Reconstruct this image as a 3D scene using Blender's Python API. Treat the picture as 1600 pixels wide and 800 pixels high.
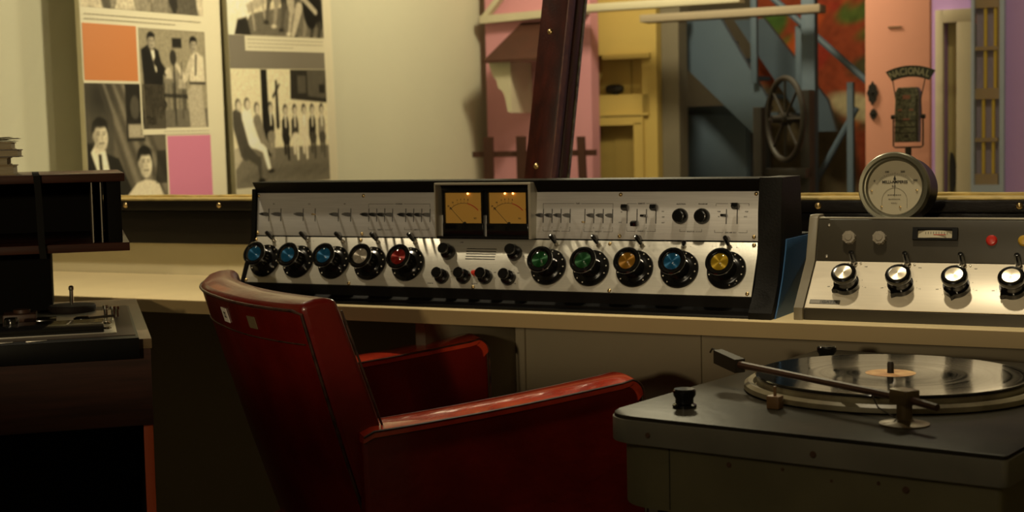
import bpy, bmesh, math, random
import numpy as np
from mathutils import Vector, Matrix
random.seed(7)
PI = math.pi
for o in list(bpy.data.objects): bpy.data.objects.remove(o)
scene = bpy.context.scene
COL = scene.collection

# ------------------------------------------------------------------ frame of the place
# s runs along the control-room window wall (to the right), d runs away from the camera into the studio, z is up
TH = 0.4763
US = Vector((math.cos(TH), -math.sin(TH), 0)); ND = Vector((math.sin(TH), math.cos(TH), 0))
def W(s, d, z=0.0): return US * s + ND * d + Vector((0, 0, z))
ROOM = Matrix.Rotation(-TH, 4, 'Z')

# ------------------------------------------------------------------ camera
cam_d = bpy.data.cameras.new('camera'); cam = bpy.data.objects.new('camera', cam_d); COL.objects.link(cam)
cam_d.sensor_width = 36.0; cam_d.lens = 36.0 * 2348.0 / 1600.0
p, r = 0.0767, 0.0215
fw = Vector((0, math.cos(p), -math.sin(p))); ri = Vector((1, 0, 0)); up = ri.cross(fw)
ri2 = ri * math.cos(r) - up * math.sin(r); up2 = ri * math.sin(r) + up * math.cos(r)
m = Matrix((ri2, up2, -fw)).transposed().to_4x4(); m.translation = Vector((0, 0, 1.05))
cam.matrix_world = m
cam_d.clip_start = 0.05
cam_d.dof.use_dof = True; cam_d.dof.focus_distance = 2.15; cam_d.dof.aperture_fstop = 7.5
scene.camera = cam

# ------------------------------------------------------------------ light
world = bpy.data.worlds.new('world'); scene.world = world; world.use_nodes = True
bg = world.node_tree.nodes['Background']; bg.inputs[0].default_value = (1.0, 0.8, 0.55, 1); bg.inputs[1].default_value = 0.003
scene.view_settings.view_transform = 'Standard'; scene.view_settings.look = 'None'
scene.view_settings.exposure = 0.0; scene.view_settings.gamma = 1.0
scene.view_settings.use_curve_mapping = False
def lamp(name, kind, loc, target, energy, color, size=0.2, spot=60, blend=0.6):
    d = bpy.data.lights.new(name, kind); d.energy = energy; d.color = color
    if kind == 'AREA': d.size = size
    else: d.shadow_soft_size = size
    if kind == 'SPOT': d.spot_size = math.radians(spot); d.spot_blend = blend
    o = bpy.data.objects.new(name, d); COL.objects.link(o); o.location = loc
    o.rotation_euler = (Vector(target) - Vector(loc)).to_track_quat('-Z', 'Y').to_euler()
    return o
WARM = (1.0, 0.78, 0.46); WARM2 = (1.0, 0.84, 0.56)
lamp('booth_spot_light', 'SPOT', W(-2.15, 2.02, 2.45), W(-1.90, 2.38, 0.8), 80, WARM2, 0.05, 80, 0.8)
lamp('booth_spot_light', 'SPOT', W(-0.62, 1.90, 2.45), W(-0.6, 2.15, 0.8), 58, WARM2, 0.05, 48, 0.8)
dl = lamp('booth_door_light', 'SPOT', Vector((-0.75, -1.3, 1.28)), Vector((-0.25, 2.4, 1.325)), 112, WARM, 0.04, 86, 0.25); dl.scale = (1.0, 0.21, 1.0)
lamp('booth_fill_light', 'AREA', W(-0.9, -1.6, 2.6), W(-0.9, 1.2, 0.9), 10, WARM2, 0.9)  # weak area fill added to lift the general brightness of the booth
lamp('studio_light', 'POINT', W(-2.0, 4.9, 2.35), W(-2.8, 4.9, 1.1), 84, WARM2, 0.12)
lamp('studio_wall_fill', 'SPOT', W(-1.0, 4.4, 2.5), W(-3.1, 3.1, 1.25), 215, WARM2, 0.10, 58, 1.0)  # added spot, brightens only the near left wall and its panels
lamp('studio_light', 'POINT', W(-0.55, 3.9, 2.6), W(-1.0, 5.3, 1.1), 21, WARM2, 0.10)  # extra lamp added to light the pink door and lilac facade

# ------------------------------------------------------------------ materials
MATS = {}
def mat(name, col, rough=0.6, metal=0.0, var=0.0, vscale=8.0, stretch=(1, 1, 1), bump=0.0, bscale=40.0, coat=0.0, spec=0.5, emit=None, es=0.0, col2=None, aniso=0.0):
    if name in MATS: return MATS[name]
    M = bpy.data.materials.new(name); M.use_nodes = True; nt = M.node_tree; b = nt.nodes['Principled BSDF']
    b.inputs['Base Color'].default_value = (*col, 1); b.inputs['Roughness'].default_value = rough; b.inputs['Metallic'].default_value = metal
    b.inputs['Specular IOR Level'].default_value = spec
    b.inputs['Coat Weight'].default_value = coat; b.inputs['Coat Roughness'].default_value = 0.08
    b.inputs['Anisotropic'].default_value = aniso
    if emit: b.inputs['Emission Color'].default_value = (*emit, 1); b.inputs['Emission Strength'].default_value = es
    tc = nt.nodes.new('ShaderNodeTexCoord'); mp = nt.nodes.new('ShaderNodeMapping'); mp.inputs['Scale'].default_value = stretch
    nt.links.new(tc.outputs['Object'], mp.inputs[0])
    if var > 0 or col2:
        n = nt.nodes.new('ShaderNodeTexNoise'); n.inputs['Scale'].default_value = vscale; n.inputs['Detail'].default_value = 6
        nt.links.new(mp.outputs[0], n.inputs[0])
        cr = nt.nodes.new('ShaderNodeValToRGB'); cr.color_ramp.elements[0].position = 0.35; cr.color_ramp.elements[1].position = 0.68
        c2 = col2 if col2 else tuple(c * (1 - var) for c in col)
        cr.color_ramp.elements[0].color = (*c2, 1); cr.color_ramp.elements[1].color = (*col, 1)
        nt.links.new(n.outputs[0], cr.inputs[0]); nt.links.new(cr.outputs[0], b.inputs['Base Color'])
    if bump > 0:
        n2 = nt.nodes.new('ShaderNodeTexNoise'); n2.inputs['Scale'].default_value = bscale; n2.inputs['Detail'].default_value = 4
        nt.links.new(mp.outputs[0], n2.inputs[0])
        bp = nt.nodes.new('ShaderNodeBump'); bp.inputs['Strength'].default_value = bump; bp.inputs['Distance'].default_value = 0.002
        nt.links.new(n2.outputs[0], bp.inputs['Height']); nt.links.new(bp.outputs[0], b.inputs['Normal'])
    MATS[name] = M; return M
def vcol_mat(name, rough=0.5):
    M = bpy.data.materials.new(name); M.use_nodes = True; nt = M.node_tree; b = nt.nodes['Principled BSDF']
    a = nt.nodes.new('ShaderNodeAttribute'); a.attribute_name = 'Col'
    nt.links.new(a.outputs['Color'], b.inputs['Base Color']); b.inputs['Roughness'].default_value = rough; b.inputs['Specular IOR Level'].default_value = 0.15
    MATS[name] = M; return M
cream = mat('cream_wall_paint', (0.62, 0.60, 0.46), 0.8, var=0.06, vscale=1.5, bump=0.1, bscale=60)
cream2 = mat('booth_wall_paint', (0.62, 0.56, 0.37), 0.8, var=0.08, vscale=2)
ceilm = mat('ceiling_paint', (0.30, 0.27, 0.22), 0.9, var=0.05)
floorm = mat('floor_boards', (0.045, 0.028, 0.018), 0.5, var=0.4, vscale=5, stretch=(1, 8, 1))
red_wood = mat('varnished_red_brown_wood', (0.060, 0.010, 0.005), 0.34, spec=0.3, var=0.6, vscale=6, stretch=(9, 9, 1), coat=0.12, bump=0.25, bscale=90)
dark_wood = mat('dark_stained_wood', (0.006, 0.004, 0.0035), 0.3, spec=0.15, var=0.45, vscale=9, stretch=(1, 6, 10), coat=0.08, bump=0.35, bscale=120)
cab_wood = mat('rosewood_laminate', (0.055, 0.017, 0.010), 0.45, spec=0.25, var=0.5, vscale=7, stretch=(1, 3, 16), coat=0.2)
cab_top = mat('oak_edge_laminate', (0.17, 0.115, 0.06), 0.42, var=0.25, vscale=6, stretch=(2, 2, 10))
gold = mat('brass_strip', (0.75, 0.58, 0.22), 0.45, 0.25, var=0.35, vscale=40, stretch=(1, 6, 6), bump=0.3)
brass = mat('brass_screw_metal', (0.6, 0.45, 0.22), 0.3, 1.0)
steel = mat('polished_screw_steel', (0.6, 0.56, 0.48), 0.28, 1.0)
chrome = mat('chrome', (0.75, 0.72, 0.66), 0.12, 1.0)
desk_m = mat('cream_desk_laminate', (0.80, 0.66, 0.38), 0.42, var=0.06, vscale=3, stretch=(6, 1, 1), coat=0.1)
desk_edge = mat('desk_edge_laminate', (0.34, 0.25, 0.12), 0.5, var=0.08, vscale=6)
under_m = mat('under_desk_panel_paint', (0.36, 0.31, 0.21), 0.7, var=0.1, vscale=3)
alu_up = mat('brushed_aluminium_upper', (0.56, 0.55, 0.54), 0.42, 0.25, var=0.10, vscale=14, stretch=(1, 30, 30), bump=0.12, bscale=120)
alu_lo = mat('brushed_aluminium_lower', (0.62, 0.60, 0.53), 0.36, 0.5, var=0.08, vscale=14, stretch=(1, 30, 30), bump=0.12, bscale=120)
black = mat('black_enamel', (0.004, 0.004, 0.004), 0.4, spec=0.2, var=0.2, vscale=30)
black_soft = mat('black_crackle_paint', (0.0045, 0.004, 0.003), 0.55, spec=0.15, bump=0.25, bscale=300)
bake = mat('black_bakelite', (0.005, 0.005, 0.005), 0.16, coat=0.4)
blue_paint = mat('blue_hammered_paint', (0.009, 0.075, 0.20), 0.6, bump=0.1)
grey_paint = mat('grey_green_console_paint', (0.048, 0.041, 0.027), 0.4, var=0.15, vscale=14, bump=0.1)
grey_light = mat('khaki_console_paint', (0.19, 0.165, 0.11), 0.45, var=0.12, vscale=14)
bezel = mat('silver_bezel_paint', (0.42, 0.39, 0.31), 0.35, 0.4)
white_plate = mat('bright_satin_aluminium', (0.90, 0.82, 0.66), 0.36, 0.12, var=0.05, vscale=12, stretch=(1, 20, 20))
ink = mat('black_ink', (0.02, 0.018, 0.015), 0.7)
inkred = mat('red_ink', (0.45, 0.03, 0.015), 0.6)
offwhite = mat('off_white_dot', (0.55, 0.5, 0.4), 0.5)
amber = mat('amber_lit_dial', (0.36, 0.19, 0.03), 0.5, emit=(1.0, 0.50, 0.08), es=0.07)
bulb = mat('glowing_bulb', (1, 0.6, 0.2), 0.4, emit=(1.0, 0.42, 0.10), es=6.0)
leather = mat('red_leather', (0.15, 0.007, 0.0035), 0.32, col2=(0.10, 0.0045, 0.002), vscale=14, bump=0.35, bscale=55, coat=0.35)
leather_lit = mat('lit_red_leather', (0.58, 0.055, 0.020), 0.24, col2=(0.34, 0.022, 0.010), vscale=18, bump=0.15, bscale=40, coat=1.0)  # same red leather made brighter, light on the arm tops put into the colour
piping_m = mat('dark_piping', (0.016, 0.006, 0.004), 0.4, col2=(0.07, 0.03, 0.018), vscale=60)
sticker = mat('paper_sticker', (0.85, 0.8, 0.7), 0.6)
sticker2 = mat('faded_sticker', (0.16, 0.12, 0.06), 0.6)
sheet = mat('worn_steel_deck', (0.020, 0.018, 0.014), 0.36, 0.0, spec=0.06, col2=(0.042, 0.036, 0.024), vscale=9, bump=0.15, bscale=60)
skirt_m = mat('brushed_steel_skirt', (0.30, 0.28, 0.22), 0.42, 0.25, var=0.3, vscale=9)
olive = mat('olive_cabinet_paint', (0.19, 0.165, 0.085), 0.55, var=0.25, vscale=10, bump=0.2)
ring_m = mat('worn_cream_ring', (0.34, 0.30, 0.19), 0.4, col2=(0.15, 0.12, 0.07), vscale=22, bump=0.2)
rust = mat('rusty_screw', (0.10, 0.045, 0.02), 0.7)
tan_metal = mat('old_brass', (0.17, 0.12, 0.055), 0.42, 0.5, var=0.35, vscale=60)
label_m = mat('orange_record_label', (0.72, 0.44, 0.17), 0.6, col2=(0.45, 0.20, 0.07), vscale=60)
paper = mat('aged_paper', (0.36, 0.30, 0.19), 0.8, var=0.3, vscale=60, stretch=(1, 1, 20))
book_dark = mat('dark_book_cover', (0.05, 0.035, 0.025), 0.5)
book_tan = mat('tan_book_cover', (0.30, 0.22, 0.11), 0.7, var=0.25, vscale=60)
dial_paper = mat('aged_dial_face', (0.55, 0.50, 0.36), 0.6, var=0.08, vscale=20)
dark_ring = mat('dark_nickel', (0.17, 0.165, 0.12), 0.36, 0.7, var=0.2, vscale=30)
pink = mat('pink_house_paint', (0.60, 0.27, 0.32), 0.8, var=0.05, vscale=3)
pink2 = mat('salmon_pink_door_paint', (0.80, 0.36, 0.27), 0.7, var=0.04, vscale=3)
lilac = mat('lilac_house_paint', (0.54, 0.34, 0.76), 0.8, var=0.05, vscale=3)
yellow_p = mat('ochre_yellow_paint', (0.50, 0.36, 0.10), 0.7, var=0.08, vscale=3)
yellow_d = mat('deep_ochre_paint', (0.30, 0.21, 0.05), 0.7, var=0.08, vscale=3)
beam_p = mat('cream_beam_paint', (0.55, 0.50, 0.36), 0.7, var=0.06)
beam_g = mat('greige_beam_paint', (0.33, 0.27, 0.19), 0.7, var=0.06)
col_g = mat('greige_post_paint', (0.17, 0.145, 0.10), 0.8, var=0.08)
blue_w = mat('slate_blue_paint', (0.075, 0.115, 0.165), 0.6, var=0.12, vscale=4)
blue_d = mat('slate_blue_shaded', (0.06, 0.095, 0.14), 0.6, var=0.1, vscale=4)  # darker copy of the slate blue, shade put into the colour
roof_b = mat('brown_tile_paint', (0.06, 0.016, 0.007), 0.7, var=0.2, vscale=20)
iron = mat('black_iron', (0.012, 0.010, 0.010), 0.5)
wheel_w = mat('old_dark_wood', (0.016, 0.011, 0.008), 0.6, var=0.3, vscale=20)
jamb = mat('cream_door_frame_paint', (0.56, 0.50, 0.36), 0.6, var=0.05)
bluewhite = mat('pale_blue_frame_paint', (0.42, 0.50, 0.66), 0.6, var=0.05)
yellow_b = mat('bright_yellow_mullion_paint', (0.62, 0.43, 0.05), 0.6)
curtain = mat('lilac_curtain_cloth', (0.36, 0.30, 0.42), 0.8, var=0.2, vscale=30, stretch=(10, 1, 1))
studio_dark = mat('dark_back_wall_paint', (0.10, 0.08, 0.055), 0.9, var=0.1)
mic_m = mat('grey_mic_grille', (0.20, 0.19, 0.13), 0.45, 0.5, col2=(0.05, 0.05, 0.035), vscale=150)
mic_dark = mat('dark_mic_metal', (0.030, 0.024, 0.016), 0.55, 0.1, spec=0.3)
sign_g = mat('dark_green_sign_enamel', (0.030, 0.034, 0.022), 0.4)
sign_l = mat('pale_sign_letter', (0.38, 0.36, 0.25), 0.5, 0.4)
board_white = mat('cream_print_board', (0.74, 0.68, 0.50), 0.5)
orange_p = mat('orange_print', (0.60, 0.20, 0.05), 0.5)
pinkprint = mat('pink_print', (0.64, 0.20, 0.34), 0.5)
greyprint = mat('warm_grey_print', (0.20, 0.175, 0.135), 0.5)
capgrey = mat('caption_ink', (0.42, 0.37, 0.27), 0.6)
photo_m = vcol_mat('photo_print', 0.7)
mural_m = vcol_mat('painted_mural', 0.8)
orange_strip = mat('orange_edge_paint', (0.70, 0.12, 0.035), 0.5)
silver_plate = mat('satin_silver_plate', (0.55, 0.52, 0.44), 0.28, 0.7)
brown_plastic = mat('brown_plastic', (0.05, 0.022, 0.012), 0.5)
rubber = mat('dark_rubber_mat', (0.012, 0.008, 0.006), 0.7, spec=0.2)
strap_m = mat('dark_woven_strap', (0.010, 0.010, 0.009), 0.9, spec=0.1)

def schlick(nt, f0):
    lw = nt.nodes.new('ShaderNodeLayerWeight'); pw = nt.nodes.new('ShaderNodeMath'); pw.operation = 'POWER'; pw.inputs[1].default_value = 5
    ma = nt.nodes.new('ShaderNodeMath'); ma.operation = 'MULTIPLY_ADD'; ma.inputs[1].default_value = 1 - f0; ma.inputs[2].default_value = f0
    lw.inputs[0].default_value = 0.5
    nt.links.new(lw.outputs['Facing'], pw.inputs[0]); nt.links.new(pw.outputs[0], ma.inputs[0]); return ma
def glass_mat():
    M = bpy.data.materials.new('window_glass'); M.use_nodes = True; nt = M.node_tree; nt.nodes.clear()
    out = nt.nodes.new('ShaderNodeOutputMaterial'); mx = nt.nodes.new('ShaderNodeMixShader'); fr = schlick(nt, 0.04)
    t = nt.nodes.new('ShaderNodeBsdfTransparent'); t.inputs[0].default_value = (0.95, 0.97, 0.94, 1); g = nt.nodes.new('ShaderNodeBsdfGlossy'); g.inputs['Roughness'].default_value = 0.02
    nt.links.new(fr.outputs[0], mx.inputs[0]); nt.links.new(t.outputs[0], mx.inputs[1]); nt.links.new(g.outputs[0], mx.inputs[2]); nt.links.new(mx.outputs[0], out.inputs[0])
    return M
glass = glass_mat()
def lens_mat(name):
    M = bpy.data.materials.new(name); M.use_nodes = True; nt = M.node_tree; nt.nodes.clear()
    out = nt.nodes.new('ShaderNodeOutputMaterial'); mx = nt.nodes.new('ShaderNodeMixShader'); fr = schlick(nt, 0.045)
    t = nt.nodes.new('ShaderNodeBsdfTransparent'); g = nt.nodes.new('ShaderNodeBsdfGlossy'); g.inputs['Roughness'].default_value = 0.06
    nt.links.new(fr.outputs[0], mx.inputs[0]); nt.links.new(t.outputs[0], mx.inputs[1]); nt.links.new(g.outputs[0], mx.inputs[2]); nt.links.new(mx.outputs[0], out.inputs[0])
    return M
lens = lens_mat('clear_plastic_lens')
def spun_mat(name, col):
    # metal disc turned on a lathe: bright and dark wedges round its centre
    M = mat(name, col, 0.30, 0.6); nt = M.node_tree; b = nt.nodes['Principled BSDF']
    b.inputs['Anisotropic'].default_value = 0.9
    tg = nt.nodes.new('ShaderNodeTangent'); tg.direction_type = 'RADIAL'; tg.axis = 'Z'
    nt.links.new(tg.outputs[0], b.inputs['Tangent'])
    return M
cap_cols = {'blue': spun_mat('blue_cap', (0.008, 0.09, 0.20)), 'silver': spun_mat('silver_cap', (0.34, 0.30, 0.24)), 'red': spun_mat('red_cap', (0.20, 0.012, 0.008)),
            'green': spun_mat('green_cap', (0.005, 0.06, 0.013)), 'amber': spun_mat('amber_cap', (0.26, 0.12, 0.010)), 'yellow': spun_mat('yellow_cap', (0.42, 0.27, 0.015)),
            'aluminium': spun_mat('aluminium_cap', (0.85, 0.76, 0.58))}
def vinyl_mat():
    M = mat('black_vinyl', (0.010, 0.010, 0.009), 0.14, spec=0.8); nt = M.node_tree; b = nt.nodes['Principled BSDF']
    tc = nt.nodes.new('ShaderNodeTexCoord'); sx = nt.nodes.new('ShaderNodeVectorMath'); sx.operation = 'LENGTH'
    mul = nt.nodes.new('ShaderNodeVectorMath'); mul.operation = 'MULTIPLY'; mul.inputs[1].default_value = (1, 1, 0)
    nt.links.new(tc.outputs['Object'], mul.inputs[0]); nt.links.new(mul.outputs[0], sx.inputs[0])
    n = nt.nodes.new('ShaderNodeTexNoise'); n.noise_dimensions = '1D'; n.inputs['Scale'].default_value = 90; n.inputs['Detail'].default_value = 3
    nt.links.new(sx.outputs['Value'], n.inputs['W'])
    mr = nt.nodes.new('ShaderNodeMapRange'); mr.inputs[1].default_value = 0.35; mr.inputs[2].default_value = 0.65; mr.inputs[3].default_value = 0.03; mr.inputs[4].default_value = 0.14
    nt.links.new(n.outputs[0], mr.inputs[0]); nt.links.new(mr.outputs[0], b.inputs['Roughness'])
    w = nt.nodes.new('ShaderNodeTexNoise'); w.noise_dimensions = '1D'; w.inputs['Scale'].default_value = 900; nt.links.new(sx.outputs['Value'], w.inputs['W'])
    bp = nt.nodes.new('ShaderNodeBump'); bp.inputs['Strength'].default_value = 0.05; bp.inputs['Distance'].default_value = 0.0005
    nt.links.new(w.outputs[0], bp.inputs['Height']); nt.links.new(bp.outputs[0], b.inputs['Normal'])
    return M
vinyl = vinyl_mat()
flat_black = mat('flat_black_paint', (0.004, 0.0035, 0.003), 0.8, spec=0.1)

# ------------------------------------------------------------------ mesh builder
def text_mesh(s, size, align='CENTER', extrude=0.0001, bold=0.03):
    c = bpy.data.curves.new('txt', 'FONT'); c.body = s; c.size = size; c.align_x = align; c.align_y = 'CENTER'; c.extrude = extrude; c.resolution_u = 2; c.offset = size * bold
    o = bpy.data.objects.new('txt', c); COL.objects.link(o); bpy.context.view_layer.update()
    me = bpy.data.meshes.new_from_object(o); bpy.data.objects.remove(o); bpy.data.curves.remove(c)
    return me
class MB:
    def __init__(self, M=None): self.bm = bmesh.new(); self.M = M or Matrix(); self.mi = 0
    def _add(self, verts, faces):
        vs = [self.bm.verts.new(self.M @ Vector(v)) for v in verts]; out = []
        for f in faces:
            try:
                q = self.bm.faces.new([vs[i] for i in f]); q.material_index = self.mi; out.append(q)
            except ValueError: pass
        return vs, out
    def box(self, x0, x1, y0, y1, z0, z1, bev=0.0, seg=2):
        v = [(x, y, z) for x in (x0, x1) for y in (y0, y1) for z in (z0, z1)]
        vs, fs = self._add(v, [(0, 1, 3, 2), (4, 6, 7, 5), (0, 4, 5, 1), (2, 3, 7, 6), (0, 2, 6, 4), (1, 5, 7, 3)])
        if bev > 0:
            es = list({e for f in fs for e in f.edges}); bmesh.ops.bevel(self.bm, geom=es, offset=bev, segments=seg, affect='EDGES', profile=0.5)
        return self
    def prism(self, pts, axis, lo, hi, bev=0.0, seg=2):
        n = len(pts)
        def mk(a, b, h): return {'x': (h, a, b), 'y': (a, h, b), 'z': (a, b, h)}[axis]
        v = [mk(a, b, lo) for a, b in pts] + [mk(a, b, hi) for a, b in pts]
        f = [tuple(range(n)), tuple(range(2 * n - 1, n - 1, -1))] + [(i, (i + 1) % n, n + (i + 1) % n, n + i) for i in range(n)]
        vs, fs = self._add(v, f)
        if bev > 0:
            es = list({e for q in fs[:2] for e in q.edges}); bmesh.ops.bevel(self.bm, geom=es, offset=bev, segments=seg, affect='EDGES', profile=0.5)
        return self
    def lathe(self, prof, o=(0, 0, 0), axis='z', seg=32, ang=None):
        v = []; f = []; n = len(prof)
        for k in range(seg):
            a = 2 * PI * k / seg
            for rr, h in prof:
                c, s_ = rr * math.cos(a), rr * math.sin(a)
                q = {'z': (c, s_, h), 'y': (c, h, s_), 'x': (h, c, s_)}[axis]
                v.append((q[0] + o[0], q[1] + o[1], q[2] + o[2]))
        for k in range(seg):
            k2 = (k + 1) % seg
            for i in range(n - 1): f.append((k * n + i, k2 * n + i, k2 * n + i + 1, k * n + i + 1))
        vs, fs = self._add(v, f)
        bmesh.ops.remove_doubles(self.bm, verts=vs, dist=1e-6)
        return self
    def cyl(self, a, b, r0, r1=None, seg=12):
        return self.tube([a, b], [r0, r0 if r1 is None else r1], seg)
    def tube(self, pts, rad, seg=8, closed=False):
        pts = [Vector(q) for q in pts]; n = len(pts)
        if not isinstance(rad, (list, tuple)): rad = [rad] * n
        v = []; f = []; prev = None
        for i, q in enumerate(pts):
            t = (pts[(i + 1) % n] - pts[i - 1]) if closed else (pts[min(i + 1, n - 1)] - pts[max(i - 1, 0)])
            t.normalize()
            if prev is None: prev = t.orthogonal().normalized()
            prev = (prev - t * prev.dot(t)).normalized(); bb = t.cross(prev)
            for k in range(seg):
                a = 2 * PI * k / seg; v.append(q + (prev * math.cos(a) + bb * math.sin(a)) * rad[i])
        for i in range(n if closed else n - 1):
            j = (i + 1) % n
            for k in range(seg): k2 = (k + 1) % seg; f.append((i * seg + k, i * seg + k2, j * seg + k2, j * seg + k))
        if not closed: f += [tuple(range(seg))[::-1], tuple(range((n - 1) * seg, n * seg))]
        self._add(v, f); return self
    def slab(self, fn, nu, nv, nw=1):
        # closed box-like solid: fn(u,v,w) with u,v,w in 0..1 (w = thickness)
        idx = {}; v = []; f = []
        def g(i, j, k):
            if (i, j, k) not in idx: idx[(i, j, k)] = len(v); v.append(fn(i / nu, j / nv, k / nw))
            return idx[(i, j, k)]
        for i in range(nu):
            for j in range(nv):
                f.append((g(i, j, 0), g(i, j + 1, 0), g(i + 1, j + 1, 0), g(i + 1, j, 0))); f.append((g(i, j, nw), g(i + 1, j, nw), g(i + 1, j + 1, nw), g(i, j + 1, nw)))
        for i in range(nu):
            for k in range(nw):
                f.append((g(i, 0, k), g(i + 1, 0, k), g(i + 1, 0, k + 1), g(i, 0, k + 1))); f.append((g(i, nv, k), g(i, nv, k + 1), g(i + 1, nv, k + 1), g(i + 1, nv, k)))
        for j in range(nv):
            for k in range(nw):
                f.append((g(0, j, k), g(0, j, k + 1), g(0, j + 1, k + 1), g(0, j + 1, k))); f.append((g(nu, j, k), g(nu, j + 1, k), g(nu, j + 1, k + 1), g(nu, j, k + 1)))
        self._add(v, f); return self
    def text(self, s, size, x, y, z=0.0, align='CENTER', sx=1.0):
        me = text_mesh(s, size, align); v = [(q.co.x * sx + x, q.co.y + y, q.co.z + z) for q in me.vertices]
        self._add(v, [tuple(q.vertices) for q in me.polygons]); bpy.data.meshes.remove(me); return self
    def build(self, name, mats, parent=None, loc=None, smooth=True, ang=38, mtx=None, bevel=0, bseg=3):
        bmesh.ops.recalc_face_normals(self.bm, faces=self.bm.faces[:])
        me = bpy.data.meshes.new(name); self.bm.to_mesh(me); self.bm.free()
        for q in (mats if isinstance(mats, (list, tuple)) else [mats]): me.materials.append(q)
        if smooth and len(me.polygons):
            me.polygons.foreach_set('use_smooth', [True] * len(me.polygons)); me.set_sharp_from_angle(angle=math.radians(ang))
        o = bpy.data.objects.new(name, me); COL.objects.link(o)
        if parent: o.parent = parent
        if mtx is not None: o.matrix_local = mtx
        elif loc is not None: o.location = loc
        if bevel:
            b = o.modifiers.new('bevel', 'BEVEL'); b.width = bevel; b.segments = bseg; b.limit_method = 'ANGLE'; b.angle_limit = math.radians(50); b.harden_normals = False
        return o
def tag(o, label=None, cat=None, group=None, kind=None):
    if label: o['label'] = label
    if cat: o['category'] = cat
    if group: o['group'] = group
    if kind: o['kind'] = kind
    return o
def thing(name, loc, rz, label=None, cat=None, group=None, kind=None):
    o = bpy.data.objects.new(name, None); COL.objects.link(o); o.empty_display_size = 0.05
    o.location = loc; o.rotation_euler = (0, 0, rz); return tag(o, label, cat, group, kind)
def dup(o, parent, mtx=None):
    c = o.copy(); COL.objects.link(c); c.parent = parent
    if mtx is not None: c.matrix_local = mtx
    for ch in list(o.children): dup(ch, c)
    return c
def struct(name, mb, m_, **k):
    o = mb.build(name, m_, smooth=False, **k); o.matrix_world = ROOM; return tag(o, kind='structure')
T = Matrix.Translation

# ================================================================== SETTING
struct('floor', MB().box(-3.6, 1.4, -2.7, 8.0, -0.1, 0), floorm)
struct('ceiling', MB().box(-3.6, 1.4, -2.7, 8.0, 2.8, 2.9), ceilm)
struct('wall_left', MB().box(-3.6, -3.4, -2.7, 2.61, 0, 2.8), cream2)
struct('wall_right', MB().box(1.2, 1.4, -2.7, 8.0, 0, 2.8), cream2)
struct('wall_front', MB().box(-3.6, 1.4, -2.8, -2.6, 0, 2.8), cream2)
w = MB()
w.box(-3.6, 1.2, 2.61, 2.75, 0, 0.905); w.box(-3.6, 1.2, 2.61, 2.75, 2.05, 2.8)
w.box(-3.6, -2.98, 2.61, 2.75, 0.905, 2.05); w.box(0.5, 1.2, 2.61, 2.75, 0.905, 2.05)
struct('wall_back', w, cream2)
struct('wall_studio_left', MB().box(-3.35, -3.15, 2.75, 7.2, 0, 2.8), cream)
struct('wall_studio_back', MB().box(-3.6, 1.2, 7.2, 7.3, 0, 2.8), studio_dark)

# control-room window: lower board, sill, glazing strips, leaning mullion and glass
win = thing('window_1', W(0, 2.61, 0), -TH, kind='structure')
MB().box(-2.98, 0.5, -0.018, 0.0, 0.840, 0.9115, 0.001).build('window_board', dark_wood, win)
MB().box(-2.98, 0.5, -0.026, 0.06, 0.9125, 0.9345, 0.003).build('window_sill', dark_wood, win)
g1 = MB(); g1.box(-2.98, 0.5, -0.022, 0.010, 0.9345, 0.9395, 0.001)
pts = [(-2.98 + 3.48 * k / 60, 0.045, 0.9415 + random.uniform(-0.0008, 0.0010)) for k in range(61)]
g1.tube(pts, 0.0035, 6); g1.box(-2.98, 0.5, 0.02, 0.06, 0.9345, 0.9395)
g1.build('glazing_strip', gold, win)
MB().box(-2.98, 0.5, 0.06, 0.14, 0.905, 0.937).build('window_ledge', red_wood, win)
MB().box(-2.98, -2.90, -0.02, 0.14, 0.937, 2.05, 0.002).build('window_jamb', red_wood, win)
MB().box(0.42, 0.5, -0.02, 0.14, 0.937, 2.05, 0.002).build('window_jamb', red_wood, win)
MB().box(-2.98, 0.5, -0.02, 0.4, 2.05, 2.12, 0.002).build('window_head', red_wood, win)
LEAN = math.radians(15.5)
gl = MB(Matrix.Rotation(-LEAN, 4, 'X')); gl.box(-2.9, 0.42, 0, 0.006, 0.0, 1.15)
gl.build('glass', glass, win, loc=(0, 0.048, 0.9395))
ml = MB(Matrix.Rotation(-LEAN, 4, 'X'))
ml.box(-0.029, 0.029, -0.032, 0.004, -0.02, 1.16, 0.0025)
ml.mi = 1; ml.box(0.0285, 0.0305, -0.031, -0.012, -0.02, 1.16)
ml.mi = 0; ml.box(-0.020, 0.030, 0.010, 0.048, -0.02, 1.16, 0.002)
ml.mi = 2; ml.box(0.0295, 0.0318, 0.040, 0.049, -0.02, 1.16)
mul = ml.build('mullion', [red_wood, mat('worn_wood_edge', (0.16, 0.06, 0.03), 0.4, col2=(0.07, 0.02, 0.012), vscale=50), mat('greenish_glass_edge', (0.20, 0.22, 0.14), 0.25, col2=(0.05, 0.04, 0.02), vscale=60)], win, loc=(-1.296, 0.040, 0.945))
for zz in (0.048, 0.322, 0.60, 0.88):
    b = MB(Matrix.Rotation(-LEAN, 4, 'X') @ T((-0.004, -0.032, zz)) @ Matrix.Rotation(PI / 2, 4, 'X')); b.lathe([(0, 0.003), (0.003, 0.0026), (0.0055, 0.001), (0.006, 0)], seg=16); b.build('bolt', brass, mul)
for ss in (-2.30, -2.04, -1.62, -1.2, -0.728, -0.39, 0.05):
    b = MB(T((ss, -0.026, 0.9245)) @ Matrix.Rotation(PI / 2, 4, 'X')); b.lathe([(0, 0.004), (0.003, 0.0034), (0.0055, 0.0012), (0.006, 0)], seg=16); b.build('bolt', brass, win)

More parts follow.
